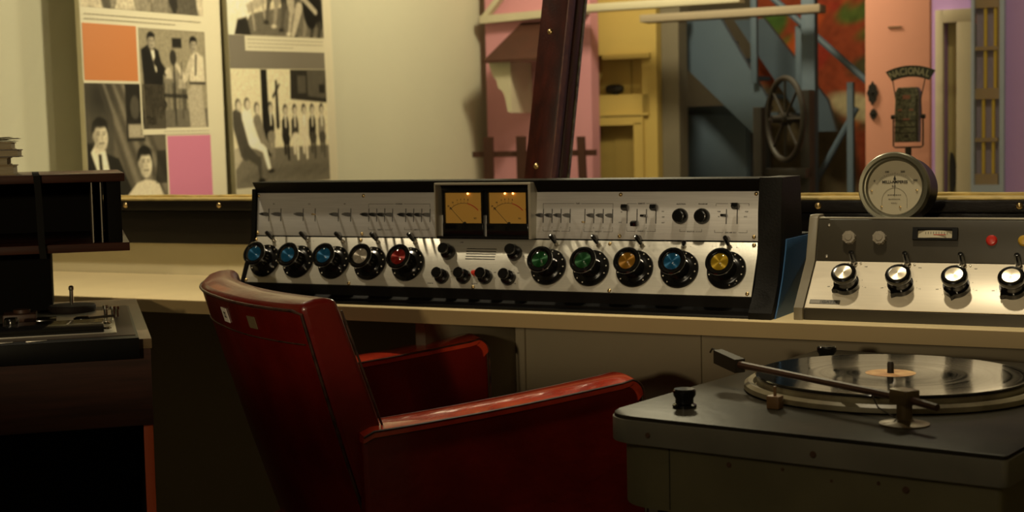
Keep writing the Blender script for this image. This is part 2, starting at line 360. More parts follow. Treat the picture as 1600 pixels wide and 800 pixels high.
# ================================================================== BOOTH: desk
desk = thing('desk', W(0, 2.174, 0), -TH, 'long cream laminate counter under the control-room window, carrying both mixing consoles', 'desk')
MB().box(-3.38, 1.18, 0, 0.434, 0.7455, 0.77, 0.0015).build('worktop', desk_m, desk)
MB().box(-3.38, 1.18, -0.0025, -0.0001, 0.7452, 0.7685).build('edge_band', desk_edge, desk)
MB().box(-3.38, 1.18, 0.405, 0.425, 0.02, 0.745).build('back_panel', under_m, desk)
for ss, ww in ((-2.62, 0.02), (-1.345, 0.02), (0.1, 0.02)): MB().box(ss, ss + ww, 0.06, 0.40, 0.0, 0.745, 0.001).build('support_panel', under_m, desk)
for ss in (-1.31, -0.95): MB().box(ss, ss + 0.006, 0.398, 0.405, 0.02, 0.745).build('cover_strip', under_m, desk)

# ================================================================== big mixing console
con = thing('mixing_console', W(-1.2135, 2.2, 0.77), -TH, 'long black broadcast mixing console with ten large coloured-cap knobs and two amber meters', 'audio console')
def panelM(y0, z0, y1, z1):
    t = Vector((0, y1 - y0, z1 - z0)).normalized(); n = Vector((1, 0, 0)).cross(t)
    M_ = Matrix((Vector((1, 0, 0)), t, n)).transposed().to_4x4(); M_.translation = Vector((0, y0, z0)); return M_
LO = panelM(0.015, 0.032, 0.056, 0.114); UP = panelM(0.056, 0.114, 0.064, 0.193)
b = MB(); b.prism([(0.004, 0.0), (0.020, 0.018), (0.045, 0.06), (0.062, 0.10), (0.066, 0.118), (0.245, 0.118), (0.245, 0.0)], 'x', 0.5236, 0.5256, 0.0004); b.build('side_plate', blue_paint, con)
b = MB(); b.prism([(0.060, 0.01), (0.075, 0.12), (0.245, 0.118), (0.245, 0.0), (0.06, 0.0)], 'x', -0.47, 0.48); b.build('chassis', black, con)
b = MB(); b.prism([(0.004, 0.0), (0.004, 0.010), (0.012, 0.014), (0.012, 0.031), (0.055, 0.031), (0.055, 0.0)], 'x', -0.483, 0.4975); b.box(-0.483, 0.4975, -0.006, 0.004, 0.0, 0.005, 0.001); b.build('plinth', black, con)
b = MB(LO); b.box(-0.482, 0.4838, 0, 0.0905, -0.0025, 0, 0.0004); lo = b.build('lower_panel', alu_lo, con)
b = MB(UP); b.box(-0.482, 0.4838, 0.0012, 0.0792, -0.0025, 0, 0.0004); upn = b.build('upper_panel', alu_up, con)
b = MB(); b.prism([(0.0655, 0.193), (0.050, 0.2125), (0.052, 0.2135), (0.14, 0.2135), (0.14, 0.19), (0.10, 0.18), (0.0672, 0.18)], 'x', -0.484, 0.486, 0.0006); b.build('top_cover', black_soft, con)
b = MB(); b.prism([(0.06, 0.115), (0.075, 0.185), (0.14, 0.2), (0.16, 0.118)], 'x', -0.47, 0.48); b.build('inner_case', black, con)
ckr = [(-0.010, 0.0), (-0.010, 0.010), (0.006, 0.024), (0.024, 0.050), (0.036, 0.080), (0.042, 0.115), (0.044, 0.16), (0.052, 0.2145), (0.15, 0.2145), (0.155, 0.12), (0.235, 0.119), (0.235, 0.0)]
b = MB(); b.prism(ckr, 'x', 0.4865, 0.5232, 0.0012); b.build('cheek', black_soft, con)
b = MB(); b.prism([(0.010, 0.0), (0.013, 0.03), (0.053, 0.112), (0.059, 0.200), (0.15, 0.2135), (0.155, 0.12), (0.235, 0.119), (0.235, 0.0)], 'x', -0.492, -0.484, 0.001); b.build('cheek', black, con)

# printing on the panels
Z1 = 0.00005
class Print:      # every printed word or bracket is a small mesh of its own on its panel
    def __init__(s, M_, parent, m_=None, name='printed_marking'): s.M_, s.parent, s.m_, s.name = M_, parent, m_ or ink, name; s.cur = None
    def __enter__(s): s.cur = MB(s.M_); return s.cur
    def __exit__(s, *a): s.cur.build(s.name, s.m_, s.parent, smooth=False)
    def text(s, *a, **k):
        with s as q: q.text(*a, **k)
def line(b, x0, y0, x1, y1, w_=0.0006):
    if abs(x1 - x0) > abs(y1 - y0): b.box(min(x0, x1), max(x0, x1), y0 - w_ / 2, y0 + w_ / 2, 0, Z1 * 2)
    else: b.box(x0 - w_ / 2, x0 + w_ / 2, min(y0, y1), max(y0, y1), 0, Z1 * 2)
def bracket(pr_, x0, x1, y, txt, dy, s=0.0032):
    b = MB(pr_.M_)
    mid = (x0 + x1) / 2; g = len(txt) * s * 0.32 + 0.002
    line(b, x0, y, mid - g, y); line(b, mid + g, y, x1, y); line(b, x0, y, x0, y + dy); line(b, x1, y, x1, y + dy)
    b.text(txt, s, mid, y, Z1); b.build('printed_marking', ink, pr_.parent, smooth=False)
b = Print(UP, upn)
bracket(b, -0.2385, -0.1119, 0.0590, 'CHANNEL', -0.006); bracket(b, -0.2375, -0.1878, 0.0133, 'INPUT 4', 0.004); bracket(b, -0.1626, -0.1128, 0.0138, 'INPUT 5', 0.004)
bracket(b, 0.1077, 0.2348, 0.0598, 'TAPE', -0.008); bracket(b, 0.1085, 0.1576, 0.0138, 'INPUT 6', 0.004); bracket(b, 0.1834, 0.2348, 0.0136, 'INPUT 7', 0.004)
bracket(b, 0.2597, 0.3100, 0.0598, 'REMOTE', -0.003); bracket(b, 0.2600, 0.3100, 0.0148, 'CHANNEL 8', 0.004, 0.0026)
bracket(b, 0.3518, 0.3888, 0.0150, 'MONITOR', 0.004, 0.0028)
bracket(b, 0.4121, 0.4662, 0.0598, 'NO. 2', -0.004); bracket(b, 0.4105, 0.4640, 0.0140, 'LINE AMP OUT', 0.004, 0.0028)
b.text('AUDITION', 0.0032, 0.3530, 0.0590, Z1); b.text('PROGRAM', 0.0032, 0.3900, 0.0590, Z1)
for x, y, t in ((-0.4450, 0.0590, 'M-1'), (-0.3660, 0.0590, 'M-2'), (-0.2890, 0.0590, 'M-3'), (0.2500, 0.0460, 'IN'), (0.2480, 0.0290, 'OUT'), (0.3220, 0.0470, 'ON'), (0.3230, 0.0380, 'OFF'), (0.3230, 0.0290, 'OUT'),
                (0.4170, 0.0470, 'PGM'), (0.4170, 0.0390, 'IN'), (0.4625, 0.0470, 'PGM'), (0.4610, 0.0390, 'AUD')): b.text(t, 0.0026, x, y, Z1)
for cx in (0.3533, 0.3901):
    q_ = MB(UP)
    for a in range(-3, 5):
        q = a * 0.62; q_.lathe([(0, Z1), (0.0004, Z1)], (cx + 0.0118 * math.sin(q), 0.0395 + 0.0118 * math.cos(q), 0), seg=6)
    q_.build('scale_dots', ink, upn)
SL = [-0.4559, -0.4287, -0.379, -0.3527, -0.3023, -0.2758, -0.2374, -0.2209, -0.2043, -0.1879, -0.1607, -0.1445, -0.1283, -0.1113, 0.1083, 0.1246, 0.1411, 0.1578, 0.1847, 0.2009, 0.2176, 0.2344, 0.2602, 0.2775, 0.2938, 0.3105, 0.4295, 0.4474]
for i, x in enumerate(SL):
    if 0.1 < x < 0.31: b.text('1234'[(i - 14) % 4], 0.0026, x, 0.0200, Z1)
for x in SL: q = MB(UP); q.box(x - 0.0007, x + 0.0007, 0.0275, 0.0510, -0.0005, 0.0002); q.build('slider_slot', black, upn)
b = Print(LO, lo)
for i, x in enumerate((-0.0690, -0.0266, 0.0151, 0.0592)):
    for k, t in enumerate(('1', 'OFF', '2')): b.text(t, 0.0024, x + 0.004 + 0.0145 * math.sin(0.2 + k * 0.75), 0.0215 + 0.0145 * math.cos(0.2 + k * 0.75), Z1)
for x, y, t in ((-0.0900, 0.0075, 'MONITOR'), (-0.0040, 0.0090, 'TALKBACK'), (0.0720, 0.0110, 'CUE'), (-0.045, 0.0840, 'LEVEL'), (-0.0870, 0.0190, 'MIN'), (-0.004, 0.0345, 'TALK'), (0.078, 0.060, '10')): b.text(t, 0.0024, x, y, Z1)
KS = [-0.4474, -0.3736, -0.2966, -0.2197, -0.1420, 0.1295, 0.2067, 0.2834, 0.3600, 0.4380]
TG = [-0.4396, -0.3645, -0.2885, -0.2139, -0.1374, 0.1362, 0.2125, 0.2893, 0.3605, 0.4369]
for x in TG:
    q = MB(LO)
    for dx in (-0.012, 0.012): q.lathe([(0, Z1), (0.0006, Z1)], (x + dx, 0.082, 0), seg=6)
    q.box(x - 0.004, x + 0.005, 0.0806, 0.0826, 0, Z1 * 2); q.build('switch_slot', ink, lo)
for k in range(5): q = MB(LO); q.box(-0.0325 + 0.0003 * k - 0.0002, 0.0250 + 0.0001 * k, 0.0725 - k * 0.0047 - 0.0007, 0.0725 - k * 0.0047 + 0.0007, -0.0004, 0.0002); q.build('speaker_slot', black, lo)
# screws
for (M_, lst) in ((LO, [(-0.4805, 0.0845), (-0.2515, 0.0857), (0.2318, 0.0852), (0.4767, 0.0860), (-0.2553, 0.003), (-0.0053, 0.003), (0.2452, 0.0036), (0.4768, 0.0046), (-0.480, 0.004)]),
                  (UP, [(-0.4800, 0.0741), (-0.2500, 0.0738), (-0.4800, 0.0055), (-0.2510, 0.0055), (0.2478, 0.0745), (0.2475, 0.0066), (0.4776, 0.0752), (0.4755, 0.0075)])):
    for x, y in lst:
        q = MB(); q.lathe([(0, 0.0018), (0.0016, 0.0015), (0.0025, 0.0006), (0.0027, 0)], seg=14); q.build('screw', brass, con, mtx=M_ @ T((x, y, 0)) @ Matrix.Scale(1.25, 4))
# big rotary knobs
def big_knob(col):
    k = MB(); k.lathe([(0, 0.0005), (0.0270, 0.0005), (0.0276, 0.0015), (0.0268, 0.0034), (0.0225, 0.0040), (0.0190, 0.0044), (0.0165, 0.0060), (0.0, 0.0060)], seg=48)
    kb = k.build('rotary_knob', bake, con)
    k = MB()
    for a in range(11):
        q = -2.35 + a * 0.47; k.lathe([(0, 0.0046), (0.0009, 0.0046), (0.0011, 0.0034)], (0.0238 * math.sin(q), 0.0238 * math.cos(q), 0), seg=8)
    k.build('scale_dots', offwhite, kb)
    k = MB(); k.lathe([(0.0160, 0.0055), (0.0160, 0.0190), (0.0175, 0.0270), (0.0196, 0.0312), (0.0196, 0.0335), (0.0180, 0.0350), (0.0155, 0.0350), (0.0150, 0.0318), (0.0, 0.0312)], seg=48)
    k.box(-0.0006, 0.0006, 0.0155, 0.0186, 0.0345, 0.0354); k.build('grip', bake, kb)
    k = MB(); k.lathe([(0.0120, 0.0314), (0.0120, 0.0322), (0.0, 0.0324)], seg=36); k.build('cap_disc', cap_cols[col], kb)
    k = MB(); k.lathe([(0.0150, 0.0325), (0.0135, 0.0358), (0.0100, 0.0382), (0.0055, 0.0395), (0.0, 0.0400)], seg=36); k.build('lens', lens, kb)
    return kb
protos = {}
for x, t, c in zip(KS, [0.0418, 0.041, 0.041, 0.041, 0.041, 0.041, 0.041, 0.0415, 0.042, 0.0425], ['blue', 'blue', 'blue', 'silver', 'red', 'green', 'green', 'amber', 'blue', 'yellow']):
    M_ = LO @ T((x, t, 0)) @ Matrix.Rotation(random.uniform(-0.5, 0.5), 4, 'Z') @ Matrix.Scale(1.16, 4)
    if c in protos: k = dup(protos[c], con, M_)
    else: k = protos[c] = big_knob(c); k.matrix_local = M_
    k['label'] = 'large black knob with a %s cap' % c
# toggles
def toggle_mesh():
    t = MB(); t.lathe([(0.0034, 0), (0.0034, 0.002), (0.0026, 0.003), (0.0014, 0.0045), (0.0013, 0.006)], seg=12); t.mi = 1
    t.lathe([(0.0, 0.006), (0.0026, 0.006), (0.0030, 0.012), (0.0033, 0.019), (0.0026, 0.0212), (0, 0.0216)], seg=14); return t
for i, x in enumerate(TG):
    ang = (0.0, 0.0)
    Mt = LO @ T((x, 0.082, 0)) @ Matrix.Rotation(0.35 if i == 8 else (-0.02 if i == 9 else -0.10), 4, 'Y') @ Matrix.Rotation(-0.25 if i != 8 else 0.1, 4, 'X') @ Matrix.Scale(1.25, 4)
    if i == 0: tg0 = toggle_mesh().build('toggle_switch', [steel, bake], con, mtx=Mt)
    else: dup(tg0, con, Mt)
# small knobs
def small_knob(r0, h):
    k = MB(); k.lathe([(0, 0.0004), (r0, 0.0004), (r0, 0.003), (r0 * 0.9, 0.006), (r0 * 0.62, 0.0075), (r0 * 0.62, h * 0.75), (r0 * 0.72, h * 0.9), (r0 * 0.66, h), (0, h)], seg=28)
    return k
for i, (x, t) in enumerate([(-0.0666, 0.0640), (0.0621, 0.0643), (-0.0690, 0.0195), (-0.0266, 0.0203), (0.0151, 0.0208), (0.0592, 0.0201)]):
    Mk = LO @ T((x, t, 0)) @ Matrix.Scale(1.25, 4)
    if i == 0: sk0 = small_knob(0.0108, 0.020).build('selector_knob', bake, con, mtx=Mk)
    else: dup(sk0, con, Mk)
k = MB(); k.lathe([(0.0042, 0), (0.0042, 0.005), (0.0034, 0.0072), (0, 0.008)], seg=18); k.build('push_button', mat('red_button_plastic', (0.5, 0.03, 0.015), 0.3), con, mtx=LO @ T((-0.0068, 0.0272, 0)) @ Matrix.Scale(1.15, 4))['label'] = 'red push button'
for x in (0.3533, 0.3901):
    k = MB(); k.lathe([(0, 0.0004), (0.0105, 0.0004), (0.0108, 0.004), (0.0095, 0.009), (0.0080, 0.0105), (0.0078, 0.0125), (0.0060, 0.0130), (0, 0.0122)], seg=28); k.box(-0.0005, 0.0005, 0.002, 0.0095, 0.0095, 0.0112)
    k.build('monitor_knob', bake, con, mtx=UP @ T((x, 0.0395, 0)) @ Matrix.Scale(1.2, 4))
# slider levers
def thin_lever(): # a flat pointed paddle edge-on
    k = MB(); k.prism([(-0.0010, 0), (-0.0026, 0.003), (-0.0032, 0.008), (-0.0026, 0.018), (-0.0004, 0.0250), (0.0004, 0.025), (0.0026, 0.018), (0.0032, 0.008), (0.0026, 0.003), (0.0010, 0)], 'x', -0.0010, 0.0010); return k
def paddle_lever():
    k = MB(); k.box(-0.0007, 0.0007, -0.0008, 0.0008, 0, 0.010)
    k.prism([(-0.0042, 0.0078), (0.0036, 0.0078), (0.0044, 0.015), (0.0028, 0.0185), (-0.0028, 0.0185), (-0.0046, 0.014)], 'x', -0.0052, 0.0052, 0.0008); return k
first = None
for x in SL:
    i = SL.index(x)
    if i in (3, 18): # missing knobs: a brass stub only
        k = MB(); k.box(-0.0006, 0.0006, -0.0008, 0.0008, 0, 0.007); k.lathe([(0.0016, 0.006), (0.0016, 0.010), (0, 0.0105)], seg=8)
        k.build('bare_lever_stub', brass, con, mtx=UP @ T((x, 0.040 if i == 3 else 0.0290, 0))); continue
    if i in (22, 23, 24, 25, 26, 27):
        y = {22: 0.0530, 23: 0.0270, 24: 0.0395, 25: 0.0530, 26: 0.0405, 27: 0.0555}[i]
        rot = {22: 0.35, 23: -0.35, 24: 0, 25: 0.35, 26: 0.05, 27: 0.35}[i]
        Mk = UP @ T((x, y - rot * 0.012, 0)) @ Matrix.Rotation(-rot, 4, 'X') @ (Matrix.Diagonal((0.8, 0.55, 1, 1)) if i in (24, 26) else Matrix())
        k = paddle_lever().build('paddle_lever', bake, con, mtx=Mk); continue
    Mk = UP @ T((x, 0.0396, 0)) @ Matrix.Scale(1.15, 4)
    if first is None: first = thin_lever().build('slider_lever', bake, con, mtx=Mk)
    else: dup(first, con, Mk)
# twin VU meters in a silver hood
hx0, hx1, hz0, hz1, hy = -0.0895, 0.0955, 0.1150, 0.2100, 0.0385
b = MB(); t_ = 0.0022
b.box(hx0, hx1, hy, 0.085, hz1 - 0.004, hz1, 0.0006); b.box(hx0, hx0 + t_, hy, 0.066, hz0, hz1 - 0.004); b.box(hx1 - 0.0045, hx1, hy, 0.066, hz0, hz1 - 0.004)
b.mi = 1; b.box(hx0 + t_, hx1 - 0.0045, hy + 0.002, 0.066, hz0, hz0 + 0.003); b.box(hx0 + t_, hx1 - 0.0045, 0.060, 0.0655, hz0 + 0.003, hz1 - 0.004)
b.build('meter_hood', [bezel, black], con)
for cx in (-0.0405, 0.0450):
    v = MB(); x0, x1 = cx - 0.0395, cx + 0.0395
    v.box(x0, x1, hy + 0.010, 0.0600, hz0 + 0.003, hz0 + 0.0255, 0.0008)
    v.box(x0, x0 + 0.004, hy + 0.012, 0.0600, hz0 + 0.0255, hz1 - 0.014); v.box(x1 - 0.004, x1, hy + 0.012, 0.0600, hz0 + 0.0255, hz1 - 0.014)
    v.box(x0, x1, hy + 0.012, 0.0600, hz1 - 0.0175, hz1 - 0.014)
    v.lathe([(0.0022, hy + 0.0095), (0.0022, hy + 0.011), (0, hy + 0.0095)], (cx, 0, hz0 + 0.017), axis='y', seg=12)
    vm = v.build('vu_meter', bake, con)
    FM = Matrix.Translation((cx, hy + 0.0150, hz0 + 0.0255)) @ Matrix.Rotation(PI / 2, 4, 'X')
    f = MB(FM); f.box(-0.0352, 0.0352, 0, 0.0525, -0.004, 0); f.build('dial_face', amber, vm)
    f = MB(FM); R0 = 0.0420; oy = -0.0045
    def arc(f, a0, a1, R_, w_, n=16):
        P_ = [(R_ * math.sin(a0 + (a1 - a0) * k / n), oy + R_ * math.cos(a0 + (a1 - a0) * k / n), 0.0003) for k in range(n + 1)]; f.tube(P_, w_, 4)
    arc(f, -0.80, 0.22, R0 * 0.92, 0.0004)
    for k, a in enumerate((-0.74, -0.50, -0.28, -0.12, 0.04, 0.20)):
        c_, s_ = math.cos(a), math.sin(a); f.tube([((R0 * .92) * s_, oy + (R0 * .92) * c_, 0.0003), ((R0 * .99) * s_, oy + (R0 * .99) * c_, 0.0003)], 0.0002, 4)
        f.text(('20', '10', '7', '5', '3', '0')[k], 0.0038, R0 * 1.06 * s_, oy + R0 * 1.06 * c_ + 0.0005, 0.0002)
    f.mi = 1; arc(f, 0.22, 0.82, R0 * 0.92, 0.0010)
    f.text('+', 0.004, R0 * 0.80, R0 * 0.55, 0.0002); f.mi = 0
    f.text('VU', 0.004, 0.022, 0.008, 0.0002)
    f.build('dial_scale', [ink, inkred], vm)
    f = MB(FM); f.tube([(0.002, -0.002, 0.0014), (-0.0262, 0.0268, 0.0014)], [0.0004, 0.0003], 5); f.tube([(-0.0262, 0.0268, 0.0014), (-0.0225, 0.0232, 0.0014)], 0.0009, 5); f.lathe([(0.0035, 0.0008), (0.0030, 0.0026), (0, 0.003)], (0.002, -0.001, 0), seg=12)
    f.build('needle', ink, vm)
    for dx in ((0.010,) if cx < 0 else (-0.004, 0.0115)):
        f = MB(); f.lathe([(0, -0.0018), (0.0016, -0.001), (0.0016, 0.001), (0, 0.0018)], (cx + dx, hy + 0.0125, hz1 - 0.0190), seg=10); f.build('dial_bulb', bulb, vm)
# ================================================================== small grey console
c2 = thing('broadcast_console', W(-0.6454, 2.21, 0.77), -TH, 'grey-green tabletop console with bright aluminium lower plate and aluminium-cap knobs, at the right', 'audio console')
L2 = panelM(0.0, 0.017, 0.068, 0.0836); U2 = panelM(0.068, 0.0836, 0.087, 0.147)
b = MB(); b.prism([(0.0, -0.0), (0.0, 0.0165), (0.068, 0.0830), (0.087, 0.1465), (0.092, 0.1495), (0.112, 0.1495), (0.125, 0.137), (0.225, 0.137), (0.23, 0.0)], 'x', 0.0, 0.66, 0.0005); b.build('case', grey_paint, c2)
prof2 = [(-0.006, 0.0), (-0.006, 0.019), (0.064, 0.0850), (0.082, 0.1500), (0.088, 0.1545), (0.115, 0.1545), (0.132, 0.142), (0.228, 0.142), (0.233, 0.0)]
for xx in (-0.0145, 0.6605): b = MB(); b.prism(prof2, 'x', xx, xx + 0.014, 0.0015); b.build('end_panel', grey_light, c2)
b = MB(L2); b.box(0.001, 0.659, 0.001, 0.094, 0.0002, 0.0018, 0.0004); lp = b.build('lower_plate', white_plate, c2)
b = MB(U2); b.box(0.001, 0.659, 0.0008, 0.0655, 0.0002, 0.0018, 0.0004); up_ = b.build('upper_plate', grey_paint, c2)
b = MB(); b.box(0.0, 0.66, 0.0875, 0.094, 0.1478, 0.1508, 0.0006); b.build('top_trim', bezel, c2)
KX = [0.0581, 0.1390, 0.2200, 0.2995, 0.3800, 0.4610, 0.5410]
b = Print(L2, lp)
for x in KX:
    q_ = MB(L2)
    for a in range(9):
        q = -2.2 + a * 0.55
        q_.lathe([(0, 0.0020), (0.0005, 0.0020)], (x + 0.0235 * math.sin(q), 0.0467 + 0.0235 * math.cos(q), 0), seg=6)
    q_.build('scale_dots', ink, lp)
    for dx, t in ((-0.028, 'OFF'), (0.0275, '1 2')): b.text(t, 0.0024, x + dx, 0.0430, 0.00185)
    b.text('PGM', 0.0022, x + 0.022, 0.084, 0.00185)
b = MB(L2); b.box(0.0070, 0.0530, 0.0085, 0.0165, 0.0018, 0.0024); b.mi = 1; b.box(0.0080, 0.0225, 0.0095, 0.0155, 0.0023, 0.0026)
for k in range(5): b.mi = 1; b.box(0.0100 + k * 0.0025, 0.0108 + k * 0.0025, 0.0100, 0.0150, 0.0026, 0.0028)
b.mi = 2; b.text('GATES', 0.0070, 0.0380, 0.0124, 0.0025, sx=1.15)
b.build('name_plate', [mat('nameplate_grey', (0.12, 0.11, 0.085), 0.4), mat('nameplate_mid_grey', (0.25, 0.23, 0.19), 0.4), mat('nameplate_letter', (0.02, 0.02, 0.016), 0.4)], c2)
def con2_knob():
    k = MB(); pts_ = []
    for i in range(40):
        a = 2 * PI * i / 40; rr = 0.0170
        if abs((a - 3.9)) < 0.10: rr = 0.0225
        pts_.append((rr * math.cos(a), rr * math.sin(a)))
    k.prism(pts_, 'z', 0.0022, 0.0100, 0.0008)
    k.lathe([(0.0150, 0.0100), (0.0148, 0.0200), (0.0168, 0.0235), (0.0172, 0.0270), (0.0164, 0.0295), (0.0145, 0.0305), (0.0118, 0.0298), (0.0, 0.0296)], seg=40)
    kb = k.build('fader_knob', bake, c2)
    k = MB(); k.lathe([(0.0114, 0.0298), (0.0112, 0.0306), (0.0, 0.0309)], seg=36); k.build('cap_disc', cap_cols['aluminium'], kb); return kb
for i, x in enumerate(KX):
    Mk = L2 @ T((x, 0.0455, 0)) @ Matrix.Rotation((-0.1, 0.35, 0.6, 0.1, 0.3, 0, 0.4)[i], 4, 'Z') @ Matrix.Scale(1.12, 4)
    if i == 0: k20 = con2_knob(); k20.matrix_local = Mk
    else: dup(k20, c2, Mk)
for i, x in enumerate(KX):
    Mk = L2 @ T((x + 0.003, 0.0885, 0.0018)) @ Matrix.Rotation(-0.05, 4, 'Y') @ Matrix.Rotation(-0.12, 4, 'X') @ Matrix.Scale(1.2, 4)
    if i == 0:
        t2 = MB(); t2.lathe([(0.0046, 0), (0.0046, 0.0015), (0.0024, 0.003), (0.0020, 0.006)], seg=12); t2.mi = 1
        t2.lathe([(0, 0.0055), (0.0034, 0.0055), (0.0036, 0.019), (0.0028, 0.0215), (0, 0.0220)], seg=14); t2.mi = 0
        for dx in (-0.0075, 0.0085): t2.lathe([(0, 0.0012), (0.0014, 0.001), (0.0016, 0)], (dx, 0.001, 0), seg=8)
        t20 = t2.build('key_switch', [steel, bake], c2, mtx=Mk)
    else: dup(t20, c2, Mk)
for x in (0.0508, 0.0972):
    k = MB(); pts_ = [((0.0100 if i % 4 < 2 else 0.0090) * math.cos(2 * PI * i / 32), (0.0100 if i % 4 < 2 else 0.0090) * math.sin(2 * PI * i / 32)) for i in range(32)]
    k.prism(pts_, 'z', 0.0018, 0.0115, 0.0012); k.lathe([(0.0058, 0.0115), (0.0052, 0.0126), (0, 0.0126)], seg=20)
    k.build('trim_knob', mat('warm_grey_plastic', (0.24, 0.21, 0.16), 0.4), c2, mtx=U2 @ T((x, 0.0365, 0)))
for x, y in ((0.0164, 0.0572), (0.0162, 0.0078), (0.64, 0.057), (0.64, 0.008)):
    q = MB(); q.lathe([(0, 0.0030), (0.0018, 0.0028), (0.0026, 0.0018)], seg=14); q.build('screw', steel, c2, mtx=U2 @ T((x, y, 0)))
for x, m_ in ((0.2613, mat('red_lamp_lens', (0.42, 0.02, 0.012), 0.3, emit=(0.8, 0.03, 0.01), es=0.05)), (0.3065, mat('yellow_lamp_lens', (0.50, 0.30, 0.03), 0.3))):
    q = MB(); q.lathe([(0.0082, 0.0018), (0.0080, 0.0034), (0.0062, 0.0056), (0, 0.0070)], seg=24); q.build('pilot_lamp', m_, c2, mtx=U2 @ T((x, 0.0355, 0)))
b = MB(U2); b.box(0.1465, 0.2125, 0.0345, 0.0372, 0.0018, 0.0075); b.box(0.1465, 0.2125, 0.0506, 0.0535, 0.0018, 0.0075); b.box(0.1465, 0.1540, 0.0372, 0.0506, 0.0018, 0.0075); b.box(0.2050, 0.2125, 0.0372, 0.0506, 0.0018, 0.0075)
me_ = b.build('edgewise_meter', black, c2)
b = MB(U2); P_ = [(0.1540 + 0.051 * k / 12, 0.0030 + 0.0050 * math.sin(PI * k / 12)) for k in range(13)]; b.prism(P_ + [(0.2050, 0.0019), (0.1540, 0.0019)], 'y', 0.0375, 0.0485); b.build('dial_face', dial_paper, me_)
b = MB(U2)
for k in range(3, 12): a = k / 13; b.box(0.1540 + 0.051 * a, 0.1546 + 0.051 * a, 0.043, 0.0465, 0.0030 + 0.0050 * math.sin(PI * a), 0.0034 + 0.0050 * math.sin(PI * a))
b.mi = 1; b.box(0.178, 0.196, 0.0415, 0.0425, 0.0070, 0.0083); b.build('dial_scale', [ink, inkred], me_)

# ================================================================== milliammeter standing on the grey console
am = thing('milliammeter', W(-0.5405, 2.353, 0.9078), -TH, 'round old panel meter with dark metal case standing on top of the grey console', 'meter')
R = 0.0548
AM = Matrix.Translation((0, 0, R + 0.0015)) @ Matrix.Rotation(math.radians(-1), 4, 'Z') @ Matrix.Rotation(math.radians(-5), 4, 'X') @ Matrix.Rotation(PI / 2, 4, 'X')
b = MB(AM); b.lathe([(0, -0.070), (R * 0.90, -0.070), (R * 0.94, -0.064), (R * 0.94, 0.0), (R, 0.0), (R, 0.010), (R * 0.96, 0.014), (R * 0.87, 0.0135), (R * 0.83, 0.006), (R * 0.80, 0.001), (0, 0.001)], seg=64)
cs = b.build('case', black, am)
b = MB(AM); b.lathe([(R * 1.003, 0.001), (R * 1.003, 0.0104), (R * 0.965, 0.0146), (R * 0.875, 0.0140), (R * 0.835, 0.0100), (R * 0.80, 0.0095), (R * 0.765, 0.0030)], seg=64); b.build('bezel', dark_ring, am)
b = MB(AM); b.lathe([(R * 0.775, 0.0022), (0, 0.0028)], seg=48); fc = b.build('dial_face', dial_paper, am)
b = MB(AM); oy = -0.014; Ra = 0.034; z_ = 0.0031
P_ = [(Ra * math.sin(a), oy + Ra * math.cos(a), z_) for a in [(-0.95 + 1.9 * k / 24) for k in range(25)]]; b.tube(P_, 0.00025, 4)
P_ = [(Ra * 1.06 * math.sin(a), oy + Ra * 1.06 * math.cos(a), z_) for a in [(-0.95 + 1.9 * k / 24) for k in range(25)]]; b.tube(P_, 0.00018, 4)
for k in range(21):
    a = -0.95 + 1.9 * k / 20; L_ = 1.06 if k % 5 else 1.12; b.tube([(Ra * math.sin(a), oy + Ra * math.cos(a), z_), (Ra * L_ * math.sin(a), oy + Ra * L_ * math.cos(a), z_)], 0.00018, 4)
for a, t in ((-0.92, '0'), (-0.32, '100'), (0.30, '200'), (0.90, '300')): b.text(t, 0.0046, Ra * 1.18 * math.sin(a), oy + Ra * 1.18 * math.cos(a), z_)
b.text('MILLI-AMPERES', 0.0062, 0, 0.0085, z_, sx=0.97); b.text('D.C.', 0.0035, -0.001, 0.002, z_)
for y, n in ((-0.0120, 0.020), (-0.0185, 0.017), (-0.0245, 0.008)):
    x = -n / 2 - 0.001
    while x < n / 2: l_ = random.uniform(0.0015, 0.0040); b.box(x, min(x + l_, n / 2), y, y + 0.0009, z_ - 0.0001, z_); x += l_ + 0.0006
b.tube([(0.0, -0.0135, 0.004), (0.0002, 0.0190, 0.004)], [0.0004, 0.0003], 5); b.prism([(-0.0022, 0.0125), (0, 0.0190), (0.0022, 0.0125), (0, 0.0110)], 'z', 0.0036, 0.0044)
P_ = [(0.0195 * math.sin(a), -0.024 + 0.0195 * math.cos(a), z_) for a in [(-1.55 + 3.1 * k / 20) for k in range(21)]]; P_ = [(-0.0195, -0.036, z_)] + P_ + [(0.0195, -0.036, z_)]
P2 = [(q[0], q[1] + 0.004, q[2]) for q in P_]; b.tube(P2, 0.00022, 4)
b.build('dial_scale', ink, am)
for x, y in ((-0.036, -0.005), (0.034, -0.004), (-0.020, -0.0295), (0.009, -0.0300)):
    q = MB(AM); q.lathe([(0.0018, 0.0028), (0.0016, 0.0040), (0, 0.0042)], (x, y, 0), seg=10); q.build('dial_screw', brass, am)
b = MB(AM); b.lathe([(R * 0.825, 0.0088), (0, 0.0088)], seg=48); b.build('glass_cover', lens, am)

